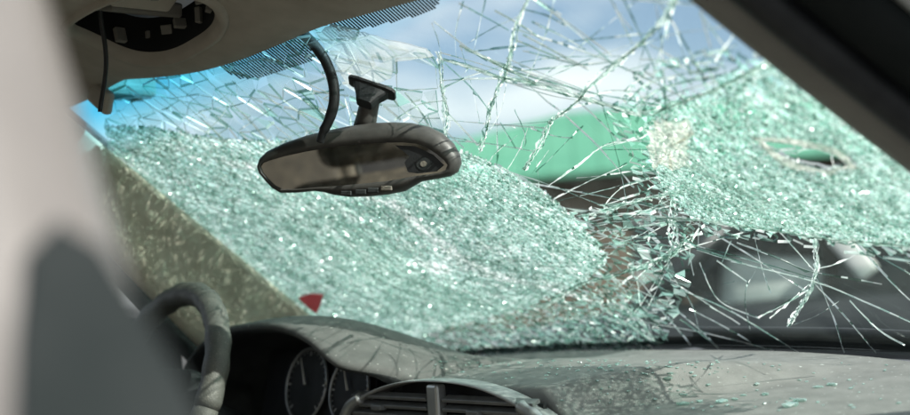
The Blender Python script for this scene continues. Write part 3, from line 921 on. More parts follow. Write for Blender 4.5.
wire_p = [at(100, 6, 1.62), at(101, 20, 1.63), at(105, 45, 1.64), at(106, 65, 1.65), at(104, 85, 1.66), at(101, 103, 1.66), at(100, 112, 1.66)]
Vt, Ft = tube(smooth_path(wire_p), 0.0032, 8)
o = mesh_obj('dangling_wire', Vt, Ft, M_BLACK, None, True)
tag(o, 'thin black wire dangling from the open overhead console', 'wire')

# ------------------------------------------------------------------ pillars
def sweep(uside, prof, v0, v1, n, name, mat, parent, taper=None):
    rings = []
    for v in np.linspace(v0, v1, n):
        p = W0(uside, v); t = W0(uside, v + .01) - W0(uside, v - .01); t /= np.linalg.norm(t)
        lat = np.array([math.copysign(1, uside), 0, 0.0])
        e2 = np.cross(t, lat); e2 /= np.linalg.norm(e2)
        if e2[2] > 0: e2 = -e2            # towards the cabin (down / back)
        e1 = np.cross(e2, t); e1 /= np.linalg.norm(e1)
        if e1[0] * lat[0] < 0: e1 = -e1   # outwards
        s = 1.0 if taper is None else taper(v)
        rings.append([p + e1 * a_ * s + e2 * b_ * s for a_, b_ in prof])
    Vs, Fs = loft(rings)
    return mesh_obj(name, Vs, Fs, mat, parent, True)


body = thing('car_body', 'open shell of the wrecked car: roof, bonnet, door frames and floor', 'car body', (0, -1, 0.2))
pt = thing('pillar_trim', 'beige front pillar trim, coloured with sunlight speckles, beside the instrument cluster', 'pillar trim', (-0.75, -0.2, 0.95))
sweep(-1.0, [(-0.012, 0.004), (-0.010, 0.016), (0.02, 0.055), (0.045, 0.11), (0.06, 0.16), (0.075, 0.16), (0.07, 0.08), (0.04, 0.01), (0.0, 0.002)], -0.16, 1.04, 40, 'trim_cover', M_PILLAR, pt, lambda v: 1.25 - 0.65 * max(0, v))
sweep(-1.0, [(0.062, 0.155), (0.06, 0.175), (0.075, 0.19), (0.09, 0.18), (0.085, 0.15)], -0.16, 1.04, 40, 'door_seal', M_BLACK, pt, lambda v: 1.25 - 0.65 * max(0, v))
sweep(-1.0, [(0.004, -0.012), (0.05, 0.0), (0.085, 0.08), (0.10, 0.17), (0.115, 0.17), (0.105, 0.06), (0.06, -0.02), (0.01, -0.022)], -0.16, 1.06, 40, 'front_pillar', M_PAINT, body, lambda v: 1.25 - 0.65 * max(0, v))

pr = thing('pillar_trim', 'plain taupe front pillar trim edged by a black door seal', 'pillar trim', (0.75, -0.2, 0.95))
sweep(1.0, [(-0.008, 0.006), (-0.006, 0.016), (0.012, 0.026), (0.036, 0.028), (0.044, 0.020), (0.044, 0.006)], -0.16, 1.04, 40, 'trim_cover', M_TAUPE, pr)
sweep(1.0, [(0.036, 0.016), (0.040, 0.030), (0.052, 0.036), (0.066, 0.030), (0.070, 0.014), (0.06, 0.006)], -0.16, 1.04, 40, 'door_seal', M_BLACK, pr)
sweep(1.0, [(0.066, 0.012), (0.09, 0.020), (0.118, 0.016), (0.135, 0.002), (0.125, -0.016), (0.06, -0.022), (0.004, -0.016), (0.004, -0.010), (0.05, 0.0)], -0.16, 1.06, 40, 'front_pillar', M_BDARK, body)
sweep(1.0, [(0.128, -0.004), (0.134, 0.008), (0.142, 0.008), (0.146, -0.002), (0.140, -0.012)], -0.16, 1.06, 40, 'edge_highlight', M_SILVER, body)  # body-edge highlight, shaped as a bright silver strip

# ------------------------------------------------------------------ car shell
xs = np.linspace(-0.66, 0.64, 16); ys = np.linspace(-0.70, -2.75, 24)
V1 = [(x, y, 1.545 - 0.05 * (x / .66) ** 2 - 0.06 * ((y + 1.6) / 1.1) ** 2 + (0.0)) for x in xs for y in ys]
V2 = [(x, y, z + 0.012) for x, y, z in V1]
m_ = len(V1); Fg = grid_faces(16, 24)
mesh_obj('roof_panel', V1 + V2, Fg + [tuple(i + m_ for i in f[::-1]) for f in Fg] + [(j, j + 1, j + 1 + m_, j + m_) for j in range(23)] + [(15 * 24 + j + 1, 15 * 24 + j, 15 * 24 + j + m_, 15 * 24 + j + 1 + m_) for j in range(23)], M_PAINT, body, True)
xs = np.linspace(-0.76, 0.76, 22); ys = np.linspace(0.06, 1.05, 16)
Vq = [(x, y - 0.16 * (x / .76) ** 2, 0.925 - 0.16 * ((y) / 1.05) ** 1.8 - 0.05 * abs(x / .76) ** 3) for x in xs for y in ys]
Vq2 = [(x, y, z - 0.02) for x, y, z in Vq]; m_ = len(Vq); Fg = grid_faces(22, 16)
mesh_obj('bonnet', Vq + Vq2, [f[::-1] for f in Fg] + [tuple(i + m_ for i in f) for f in Fg], M_PAINT, body, True)
bm_obj('cowl', box((0, 0.005, 0.90), (0.70, 0.06, 0.02), None, 0.008), M_BLACK, body)
bm_obj('front_wing', box((-0.80, 0.45, 0.66), (0.035, 0.60, 0.20), None, 0.03, 3), M_PAINT, body)
bm_obj('front_wing', box((0.80, 0.45, 0.66), (0.035, 0.60, 0.20), None, 0.03, 3), M_PAINT, body)
bm_obj('floor_pan', box((0, -1.2, 0.27), (0.76, 1.5, 0.02)), M_DASHD, body)
bm_obj('sill', box((0.78, -1.2, 0.33), (0.05, 1.2, 0.07), None, 0.02), M_PAINT, body)
bm_obj('tailgate', box((0, -2.72, 0.93), (0.68, 0.03, 0.56), None, 0.02), M_DASHD, body)  # unseen; kept windowless and dark so the mirror reflects no bright sky
for yy in (-0.98, -1.95):
    bm_obj('door', box((-0.80, yy, 0.69), (0.045, 0.47, 0.37), None, 0.025, 3), M_BDARK, body)
bm_obj('door_frame', box((-0.74, -1.44, 1.20), (0.03, 0.06, 0.27), Matrix.Rotation(0.2, 4, 'Y'), 0.01), M_PILLAR, body)
bm_obj('quarter_panel', box((-0.73, -2.45, 1.20), (0.03, 0.25, 0.27), Matrix.Rotation(0.2, 4, 'Y'), 0.02), M_PILLAR, body)
bm_obj('quarter_panel', box((0.73, -2.62, 0.95), (0.03, 0.10, 0.52), None, 0.02), M_PILLAR, body)
bm_obj('roof_rail', box((-0.655, -1.6, 1.475), (0.03, 1.0, 0.03), None, 0.01), M_HEAD, body)
bm_obj('roof_rail', box((0.645, -1.6, 1.475), (0.03, 1.0, 0.03), None, 0.01), M_HEAD, body)

# door pillar right in front of the camera, leaning inwards at the top
dp = thing('door_pillar', 'pale grey door pillar trim with a dark arched lower panel', 'pillar', (0.84, -1.33, 0.36))
rings = []
right_edge = {0.62: (0.935, -1.30), 0.9: (0.880, -1.30)}
for z in np.linspace(0.40, 1.50, 24):
    c0 = at(*[115 + 0, 200], 0.46)
    xo = 0.868 - 0.51 * (z - 1.09)
    yc = -1.377 - 0.02 * (z - 1.0)
    hw = 0.055
    prof = [(-0.085, -hw), (-0.05, -hw * 1.02), (-0.018, -hw * 0.75), (0.0, -hw * 0.1), (0.0, hw * 0.25), (-0.010, hw * 0.7), (-0.028, hw * 1.0), (-0.05, hw * 1.1), (-0.085, hw * 1.08)]
    rings.append([(xo + a_, yc + b_, z) for a_, b_ in prof])
Vs, Fs = loft(rings)
mesh_obj('trim_cover', Vs, Fs, M_BTRIM, dp, True)
arch = [(-1.0, 0.40), (-1.0, 0.95), (-0.85, 1.02), (-0.5, 1.07), (0.0, 1.085), (0.5, 1.07), (0.82, 1.02), (0.95, 0.95), (1.0, 0.40)]
Va, Fa = [], []
for s, zt in arch:
    pass
rows = np.linspace(0.40, 1.086, 16)
topz = lambda s: np.interp(s, [-1, -.85, -.5, 0, .5, .85, 1], [1.00, 1.07, 1.105, 1.115, 1.105, 1.07, 1.00])
cols = np.linspace(-1, 1, 17)
for s in cols:
    for k in range(16):
        z = 0.40 + (topz(s) - 0.40) * k / 15
        xo = 0.868 - 0.51 * (z - 1.09); yc = -1.377 - 0.02 * (z - 1.0)
        Va.append((xo + 0.004 + 0.006 * (1 - s * s) * min(1, (15 - k) / 3), yc + 0.022 + s * min(0.036, 0.022 + 0.13 * (1.13 - z)), z))
mesh_obj('lower_panel', Va, grid_faces(17, 16), M_BDARK, dp, True)

# ------------------------------------------------------------------ seats
def seat(x, label, name='front_seat'):
    t = thing(name, label, 'seat', (x, -1.05, 0.29))
    bm_obj('cushion', box((x, -0.98, 0.50), (0.24, 0.26, 0.08), Matrix.Rotation(0.1, 4, 'X'), 0.05, 4), M_SEATD, t, True)
    bm_obj('backrest', box((x, -1.31, 0.84), (0.235, 0.06, 0.33), Matrix.Rotation(0.30, 4, 'X'), 0.05, 4), M_SEATD, t, True)
    bm_obj('headrest', box((x, -1.45, 1.26), (0.13, 0.045, 0.085), Matrix.Rotation(0.2, 4, 'X'), 0.035, 4), M_SEATD, t, True)
    for s in (-1, 1):
        Vt, Ft = tube([(x + s * 0.06, -1.40, 1.12), (x + s * 0.06, -1.44, 1.24)], 0.006, 8); mesh_obj('headrest_post', Vt, Ft, M_SILVER, t, True)
    bm_obj('seat_base', box((x, -1.0, 0.355), (0.20, 0.22, 0.07), None, 0.01), M_DASHD, t)


seat(-0.38, 'dark grey front seat facing the steering wheel')
seat(0.36, 'dark grey front seat beside the pale door pillar')
t = thing('bench_seat', 'dusty grey rear bench seat across the back of the car', 'seat', (0, -2.1, 0.29))
bm_obj('cushion', box((0, -2.02, 0.48), (0.64, 0.25, 0.10), None, 0.05, 4), M_SEATD, t, True)
bm_obj('backrest', box((0, -2.36, 0.85), (0.64, 0.07, 0.36), Matrix.Rotation(0.25, 4, 'X'), 0.05, 4), M_SEATD, t, True)
bm_obj('seat_base', box((0, -2.02, 0.34), (0.60, 0.22, 0.055), None, 0.01), M_DASHD, t)
for x in (-0.38, 0.38):
    bm_obj('headrest', box((x, -2.50, 1.27), (0.13, 0.05, 0.08), Matrix.Rotation(0.2, 4, 'X'), 0.035, 4), M_SEATD, t, True)

# ------------------------------------------------------------------ dashboard
dash = thing('dashboard', 'dusty grey dashboard with hooded instruments and centre air vents', 'dashboard', (0, -0.35, 0.6))


HX = -0.41


def hood_h(x):
    return np.clip(1 - (np.abs(x - HX) / 0.325) ** 2.8, 0, 1)


def dash_z(x, y):
    z = 0.953 - 0.05 * np.clip((-y - 0.05) / 0.5, 0, 1.3) - 0.02 * (np.abs(x) / 0.72) ** 3
    f = np.clip((-y - 0.12) / 0.35, 0, 1)
    cen_ = sstep(-0.20, -0.06, x) * sstep(0.46 - 0.22 * f, 0.34 - 0.16 * f, x)
    z = z + 0.040 * cen_ * sstep(-0.05, -0.38, y)
    return z + hood_h(x) * 0.146 * sstep(-0.12, -0.52, y)


def y_rear(x):
    return -0.49 - 0.075 * sstep(0.1, 0.6, hood_h(x)) - 0.13 * sstep(0.24, 0.50, x)


nx, ny = 220, 46
xs = np.linspace(-0.73, 0.73, nx); Vd = []; rows_extra = 7
for x in xs:
    yf = -0.035 - 0.15 * (x / 0.7) ** 2; yr = float(y_rear(np.array(x))); hz = float(hood_h(np.array(x)))
    for k in range(ny):
        y = yf + (yr - yf) * k / (ny - 1); Vd.append((x, y, float(dash_z(np.array(x), np.array(y)))))
    zr = Vd[-1][2]; cav = float(sstep(0.15, 0.45, np.array(hz)))
    for dy, dz, iny, inz in [(-0.006, -0.003, -0.006, -0.003), (-0.010, -0.010, -0.008, -0.010), (-0.010, -0.020, 0.0, -0.016), (0.0, -0.06, 0.06, -0.018), (0.03, -0.14, 0.13, -0.04), (0.06, -0.22, 0.13, -0.16), (0.10, -0.40, 0.10, -0.40)]:
        Vd.append((x, yr + dy * (1 - cav) + iny * cav, zr + dz * (1 - cav) + inz * cav))
nvd = ny + rows_extra
Fd = grid_faces(nx, nvd)
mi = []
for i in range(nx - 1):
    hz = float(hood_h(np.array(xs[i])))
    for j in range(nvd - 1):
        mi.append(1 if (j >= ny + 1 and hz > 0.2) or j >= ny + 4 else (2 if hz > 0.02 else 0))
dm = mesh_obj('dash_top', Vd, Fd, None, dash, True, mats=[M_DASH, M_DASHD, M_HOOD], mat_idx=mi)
bm_obj('lower_panel', box((0, -0.30, 0.62), (0.70, 0.10, 0.13), None, 0.03), M_DASHD, dash)

# instrument gauges
cl_ = Vector((-0.395, -0.458, 0.945))
Rg = Matrix.Rotation(math.radians(-14), 4, 'X')
gp = mesh_obj('instrument_panel', [tuple(cl_ + Rg @ Vector((a_, 0.004, b_))) for a_, b_ in ((-0.165, -0.09), (0.165, -0.09), (0.165, 0.045), (-0.165, 0.045))] + [tuple(cl_ + Rg @ Vector((a_, 0.014, b_))) for a_, b_ in ((-0.165, -0.09), (0.165, -0.09), (0.165, 0.045), (-0.165, 0.045))],
              [(0, 1, 2, 3), (7, 6, 5, 4), (0, 4, 5, 1), (1, 5, 6, 2), (2, 6, 7, 3), (3, 7, 4, 0)], M_BLACK, dash)


def ringmesh(name, c, r, tub, mat, parent, R, a0=0, a1=2 * math.pi, n=48):
    P = [np.array(c + R @ Vector((r * math.cos(t_), 0, r * math.sin(t_)))) for t_ in np.linspace(a0, a1, n)]
    Vt, Ft = tube(P, tub, 6); return mesh_obj(name, Vt, Ft, mat, parent, True)


def gauge(dx, dz, r):
    c = cl_ + Rg @ Vector((dx, -0.006, dz))
    ga = mesh_obj('gauge', [tuple(c + Rg @ Vector((0, 0.004, 0)))] + [tuple(c + Rg @ Vector((r * math.cos(t_), 0.004, r * math.sin(t_)))) for t_ in np.linspace(0, 2 * math.pi, 40, endpoint=False)],
                  [(0, 1 + k, 1 + (k + 1) % 40) for k in range(40)], M_DASHD, dash)
    for nm, Vt, Ft, m_ in ():
        pass
    P = [np.array(c + Rg @ Vector((r * math.cos(t_), 0, r * math.sin(t_)))) for t_ in np.linspace(0, 2 * math.pi, 49)]
    Vt, Ft = tube(P, 0.0022, 6); mesh_obj('gauge_rim', Vt, Ft, M_SILVER, ga, True)
    Vt, Ft = [], []
    for k in range(25):
        t_ = math.radians(-45 + 270 * k / 24); r0 = r * (0.80 if k % 4 == 0 else 0.87); hw = 0.0011 if k % 4 == 0 else 0.0006
        d = Vector((math.cos(t_), 0, math.sin(t_))); s = Vector((-math.sin(t_), 0, math.cos(t_))); b0 = len(Vt)
        for a_, b_ in ((r0, -hw), (r * 0.94, -hw), (r * 0.94, hw), (r0, hw)): Vt.append(tuple(c + Rg @ (d * a_ + s * b_ + Vector((0, 0.001, 0)))))
        Ft.append((b0, b0 + 1, b0 + 2, b0 + 3))
    mesh_obj('tick_marks', Vt, Ft, M_WHITE, ga)
    t_ = math.radians(118); d = Vector((math.cos(t_), 0, math.sin(t_)))
    Vt, Ft = tube([np.array(c + Rg @ Vector((0, -0.003, 0))), np.array(c + Rg @ (d * r * 0.8 + Vector((0, -0.003, 0))))], [0.0022, 0.0008], 6)
    mesh_obj('needle', Vt, Ft, M_SEATL, ga)


gauge(-0.02, -0.012, 0.060); gauge(0.106, -0.018, 0.052)

# centre vents
VC = np.array([0.008, -0.532, 0.941])


def vent_top(x): return 0.016 - 0.05 * (abs(x) / 0.22) ** 2.4


Vb, Fb = [], []
outer = [(x, vent_top(x) - 0.0) for x in np.linspace(-0.225, 0.225, 25)]
pr_ = []
for x, z in outer: pr_.append((x, z))
pr_ += [(0.225, -0.16), (-0.225, -0.16)]
rings = [[(VC[0] + x * s, VC[1] + d, VC[2] + (z + 0.02) * s - 0.02) for x, z in pr_] for s, d in ((1.0, 0.03), (1.015, 0.004), (1.0, -0.004), (0.955, -0.005), (0.935, 0.002), (0.93, 0.03))]
Vb, Fb = loft(rings, cap=False)
mesh_obj('vent_bezel', Vb, Fb, M_BEZEL, dash, True)
mesh_obj('vent_backing', [(VC[0] + x * 0.95, VC[1] + 0.03, VC[2] + (z + .02) * 0.95 - .02) for x, z in pr_], [tuple(range(len(pr_)))], M_BLACK, dash)
for s in (-1, 1):
    vt = bm_obj('air_vent', box((VC[0] + s * 0.105, VC[1] + 0.024, VC[2] - 0.045), (0.082, 0.003, 0.034)), M_BLACK, dash)
    for k in range(5):
        bm_obj('slat', box((VC[0] + s * 0.105, VC[1] + 0.004, VC[2] - 0.008 - 0.0125 * k), (0.088, 0.007, 0.0026), Matrix.Rotation(0.35, 4, 'X'), 0.0008, 1), M_VENT, vt)
    bm_obj('adjuster', box((VC[0] + s * 0.105 - 0.02, VC[1] - 0.004, VC[2] - 0.024), (0.012, 0.006, 0.004), None, 0.002), M_VENT, vt)
bm_obj('vent_divider', box((VC[0], VC[1] + 0.003, VC[2] - 0.055), (0.012, 0.009, 0.066), None, 0.004), M_SILVER, dash)
for s in (-1, 1):
    arc = [(VC[0] + s * x, VC[1] - 0.002, VC[2] + z) for x, z in ((0.170, -0.012), (0.198, -0.024), (0.216, -0.047), (0.223, -0.085), (0.223, -0.15))]
    Vt, Ft = tube(smooth_path(arc, 6), 0.0085, 10); mesh_obj('silver_strip', Vt, Ft, M_SILVER, dash, True)
# ------------------------------------------------------------------ steering wheel
sw = thing('steering_wheel', 'dusty grey leather steering wheel in front of the instrument cluster', 'steering wheel', (-0.50, -0.56, 0.86))
SC = Vector((-0.505, -0.70, 0.928)); RS = Matrix.Rotation(math.radians(-24), 4, 'X')
P = [np.array(SC + RS @ Vector((0.186 * math.cos(t_), 0, 0.186 * math.sin(t_)))) for t_ in np.linspace(0, 2 * math.pi, 97)]
rad = [0.0195 + 0.0010 * math.sin(k * 1.55) for k in range(97)]
Vt, Ft = tube(P, rad, 14); mesh_obj('rim', Vt, Ft, M_WHEEL, sw, True)
bm = box((0, 0, 0), (0.075, 0.025, 0.065), None, 0.022, 4); bm.transform(Matrix.Translation(SC) @ RS @ Matrix.Translation((0, 0.03, 0))); bm_obj('hub', bm, M_BDARK, sw, True)
for t_ in (0.12, math.pi - 0.12, -math.pi / 2):
    d = Vector((math.cos(t_), 0, math.sin(t_)))
    Vt, Ft = tube([np.array(SC + RS @ (d * 0.06 + Vector((0, .025, 0)))), np.array(SC + RS @ (d * 0.12 + Vector((0, .012, 0)))), np.array(SC + RS @ (d * 0.183))], [0.020, 0.015, 0.012], 10)
    mesh_obj('spoke', Vt, Ft, M_BDARK, sw, True)
Vt, Ft = tube([np.array(SC + RS @ Vector((0, 0.04, 0))), np.array(SC + RS @ Vector((0, 0.24, 0)))], 0.035, 14); mesh_obj('column', Vt, Ft, M_DASHD, sw, True)

# ------------------------------------------------------------------ rear-view mirror
MC = on_plane(355, 160, 1, -0.61)
mr = thing('rear_view_mirror', 'dark rear-view mirror on a stalk fixed to the shattered windshield', 'mirror', tuple(MC))
NM = Vector((0.62, -0.78, -0.10)).normalized()
WX = Vector((0.78, 0.62, 0.0)).normalized(); WX = (WX - NM * WX.dot(NM)).normalized(); WZ = WX.cross(-NM) * 1.0
if WZ.z < 0: WZ = -WZ
_c, _s = math.cos(0.085), math.sin(0.085)
WX, WZ = WX * _c - WZ * _s, WZ * _c + WX * _s
MS = 0.285 / 620.0
OUT = [(48, 300), (56, 275), (78, 254), (130, 230), (200, 208), (270, 193), (330, 182), (400, 174), (460, 172), (520, 175), (570, 186), (612, 206), (645, 236), (663, 268), (668, 292), (658, 318), (635, 331), (600, 338), (550, 346), (525, 360), (500, 374), (450, 384), (390, 390), (330, 392), (285, 386), (255, 378), (225, 374), (170, 379), (120, 380), (95, 366), (72, 342), (54, 320)]
INN = [(64, 300), (72, 290), (92, 283), (140, 270), (205, 257), (270, 247), (330, 240), (395, 235), (450, 232), (500, 232), (540, 236), (572, 248), (600, 266), (622, 284), (632, 298), (626, 312), (606, 320), (580, 324), (545, 328), (520, 332), (495, 337), (450, 344), (390, 350), (330, 355), (285, 359), (255, 361), (225, 363), (175, 367), (132, 368), (108, 356), (88, 338), (70, 318)]
roll_m = 0.0


def mloc(X, Y, dep):
    return np.array(Vector(tuple(MC)) + WX * (X - 358) * MS - WZ * (Y - 282) * MS - NM * dep)


def scl(L, s, c=(358, 282)): return [(c[0] + (x - c[0]) * s, c[1] + (y - c[1]) * s) for x, y in L]


def mixl(A, B, f): return [(a_[0] * (1 - f) + b_[0] * f, a_[1] * (1 - f) + b_[1] * f) for a_, b_ in zip(A, B)]


rings = [(mixl(OUT, INN, 1.0), 0.004), (mixl(OUT, INN, 0.97), 0.0), (mixl(OUT, INN, 0.6), 0.000), (mixl(OUT, INN, 0.25), 0.004), (mixl(OUT, INN, 0.06), 0.010), (OUT, 0.018), (scl(OUT, 0.97), 0.030), (scl(OUT, 0.85), 0.044), (scl(OUT, 0.6), 0.052), (scl(OUT, 0.2), 0.054)]
Vm, Fm = loft([[mloc(x, y, d) for x, y in L] for L, d in rings], cap=False)
mesh_obj('housing', Vm, Fm + [tuple(9 * len(OUT) + i for i in range(len(OUT)))], M_MIRH, mr, True)
mesh_obj('mirror_glass', [mloc(x, y, 0.0035) for x, y in INN], [tuple(range(len(INN)))], M_MIRROR, mr)
mesh_obj('sensor_window', [mloc(x, y, 0.0028) for x, y in [(478, 240), (535, 243), (590, 268), (622, 298), (600, 316), (545, 322), (515, 318), (505, 290), (520, 272)]], [tuple(range(9))], M_BLACK, mr)
for r, m_, dz in ((22, M_DASHD, 0.0022), (10, M_SEATD, 0.0016)):
    mesh_obj('sensor_eye', [mloc(562 + r * math.cos(t_), 294 + r * 0.85 * math.sin(t_), dz) for t_ in np.linspace(0, 6.283, 20, endpoint=False)], [tuple(range(20))], m_, mr)
for X, Y in ((330, 379), (375, 375), (412, 370), (452, 364)):
    c = mloc(X, Y, 0.0005)
    rr = Matrix((WX, -NM, WZ)).transposed().to_4x4()
    bm_obj('button', box(c, (0.0075, 0.003, 0.0032), rr, 0.001, 1), M_SEATD if X == 452 else M_DASHD, mr)
G0 = W(*glass_uv(374, 84), 0.002)
top_c = mloc(365, 190, 0.035)
st = [top_c, top_c + (G0 - top_c) * 0.25, top_c + (G0 - top_c) * 0.62, top_c + (G0 - top_c) * 0.8]
Vt, Ft = tube(st, [0.016, 0.0145, 0.0135, 0.012], 14); mesh_obj('stalk', Vt, Ft, M_MIRH, mr, True)
gn = Vector(tuple(NRM(*glass_uv(374, 84)))); gt = Vector(tuple(CR)); gt = (gt - gn * gt.dot(gn)).normalized(); gb = gn.cross(gt)
Mr = Matrix((gt, gb, gn)).transposed().to_4x4()
Vw = []
ringsw = []
for hx, hy, dz in ((0.034, 0.014, 0.002), (0.034, 0.014, 0.006), (0.026, 0.011, 0.008), (0.017, 0.011, 0.020), (0.011, 0.010, 0.032)):
    ringsw.append([np.array(Vector(tuple(G0)) + Mr @ Vector((hx * math.copysign(min(1, abs(1.25 * math.cos(t_))), math.cos(t_)), hy * math.copysign(min(1, abs(1.25 * math.sin(t_))), math.sin(t_)), dz))) for t_ in np.linspace(0, 6.283, 24, endpoint=False)])
Vt, Ft = loft(ringsw); mesh_obj('mount', Vt, Ft, M_BLACK, mr)
cp = [at(296, 20, 1.60), at(303, 33, 1.585), at(315, 46, 1.57), at(326, 62, 1.56), at(333, 82, 1.555), at(334, 102, 1.55), at(329, 120, 1.55), at(323, 132, 1.552), at(320, 142, 1.555)]
Vt, Ft = tube(smooth_path(cp, 6), [0.0072] * 36 + [0.0066] * 6 + [0.0055] * 7, 12); mesh_obj('cable', Vt, Ft, M_BLACK, mr, True)

# ------------------------------------------------------------------ wiper on the outside of the glass
wp = thing('wiper', 'black windshield wiper lying along the base of the glass', 'wiper', tuple(W(0.3, 0.0, -0.03)))
p0 = [W(*glass_uv(x, y), -0.018) for x, y in ((535, 350), (600, 352), (680, 353), (760, 355), (840, 357), (930, 360))]
Vt, Ft = tube(smooth_path(p0, 5), [0.002] + [0.0065] * 25, 8); mesh_obj('blade', Vt, Ft, M_BLACK, wp, True)
p1 = [W(*glass_uv(x, y), -0.034) for x, y in ((690, 350), (780, 352), (870, 356), (990, 366))]
Vt, Ft = tube(smooth_path(p1, 5), 0.009, 8); mesh_obj('arm', Vt, Ft, M_BLACK, wp, True)

# ------------------------------------------------------------------ red tag caught at the glass edge
rt_p = [W(*glass_uv(x, y), 0.012) for x, y in ((300, 293), (312, 289), (325, 290), (322, 300), (318, 309), (308, 301))]
n_ = NRM(*glass_uv(312, 297)); mid = W(*glass_uv(315, 297), 0.02)
Vr = rt_p + [mid] + [p - n_ * 0.003 for p in rt_p]
Fr = [(0, 1, 6), (1, 2, 6), (2, 3, 6), (3, 4, 6), (4, 5, 6), (5, 0, 6), (12, 11, 10, 9, 8, 7)] + [(k, 7 + k, 7 + (k + 1) % 6, (k + 1) % 6) for k in range(6)]
o = mesh_obj('red_tag', Vr, Fr, M_RED)
tag(o, 'small folded red plastic triangle caught at the lower glass edge', 'plastic piece')

# ------------------------------------------------------------------ glass crumbs on the dash
def crumb_mesh(k):
    bm = bmesh.new(); bmesh.ops.create_icosphere(bm, subdivisions=1, radius=1.0)
    r = np.random.default_rng(50 + k)
    for v in bm.verts: v.co = Vector((v.co.x * r.uniform(.6, 1.2), v.co.y * r.uniform(.5, 1.1), v.co.z * r.uniform(.35, .7)))
    me = bpy.data.meshes.new('glass_crumb'); bm.to_mesh(me); bm.free(); me.materials.append(M_CRUMB)
    return me


CM = [crumb_mesh(k) for k in range(8)]


def dash_hit(px, py):
    d = ray(px, py); s = 0.8
    for _ in range(400):
        p = CAM + d * s
        if p[2] < float(dash_z(np.array(p[0]), np.array(p[1]))): return p
        s += 0.004
    return None


def crumb(px, py, size, stretch=1.0):
    p = dash_hit(px, py)
    if p is None or p[1] > -0.03 or abs(p[0]) > 0.7: return
    z = float(dash_z(np.array(p[0]), np.array(p[1])))
    o = bpy.data.objects.new('glass_crumb', CM[int(rng.integers(8))]); col.objects.link(o)
    o.location = (p[0], p[1], z + size * 0.30); o.scale = (size * stretch, size, size * 0.8); o.rotation_euler = (0, 0, rng.uniform(0, 6.28))
    return o


BIGC = [(684, 405, .006), (700, 402, .004), (722, 403, .0065), (735, 400, .004), (765, 395, .0045), (757, 386, .004), (790, 407, .008), (801, 402, .006), (833, 386, .0055), (818, 388, .004), (655, 402, .0035), (668, 381, .005), (709, 387, .0035), (744, 396, .003), (600, 369, .004), (612, 371, .003)]
for x, y, s in BIGC:
    o = crumb(x, y, s, 1.7)
    if o: tag(o, 'sizeable pale green glass chip lying on the grey dashboard top', 'glass chip', 'larger glass chips on the dashboard')
for k in range(230):
    if rng.random() < 0.6: x, y = rng.uniform(430, 720), 360 + abs(rng.normal()) * 10
    else: x, y = rng.uniform(560, 900), rng.uniform(362, 412)
    o = crumb(x, y, rng.uniform(0.0010, 0.0030), rng.uniform(1, 1.8))
    if o: tag(o, 'tiny glass crumb scattered on the grey dashboard top', 'glass crumb', 'tiny glass crumbs on the dashboard')

# ------------------------------------------------------------------ parked car beyond the glass
def horiz(px, dist):
    d = ray(px, 260); h = np.array([d[0], d[1]]); h /= np.linalg.norm(h); return CAM[:2] + h * dist, h


cc, hd = horiz(850, 6.4)
ax = np.array([-hd[1], hd[0]]); ax = ax if ax @ CR[:2] > 0 else -ax      # along the car, to the right in view
pk = thing('parked_car', 'dark hatchback with a pale seat inside, parked beyond the windshield', 'car', (cc[0], cc[1], 0))


def PK(s, t_, z): return (cc[0] + ax[0] * s + hd[0] * t_, cc[1] + ax[1] * s + hd[1] * t_, z)


stn = [(-2.1, .58, .42, .55), (-2.05, .70, .30, .66), (-1.85, .82, .24, .78), (-1.2, .87, .22, .86), (-0.4, .88, .22, .90), (0.6, .88, .22, .92), (1.5, .87, .24, .95), (1.95, .82, .28, .96), (2.08, .72, .34, .92), (2.12, .60, .42, .80)]
rings = []
for s, hw, zb, zt in stn:
    rings.append([PK(s, a_, b_) for a_, b_ in ((-hw * .9, zb), (-hw, zb + .12), (-hw, zt - .14), (-hw * .96, zt - .03), (-hw * .86, zt), (hw * .86, zt), (hw * .96, zt - .03), (hw, zt - .14), (hw, zb + .12), (hw * .9, zb))])
Vp, Fp = loft(rings); mesh_obj('body', Vp, Fp, M_CARD, pk, True)
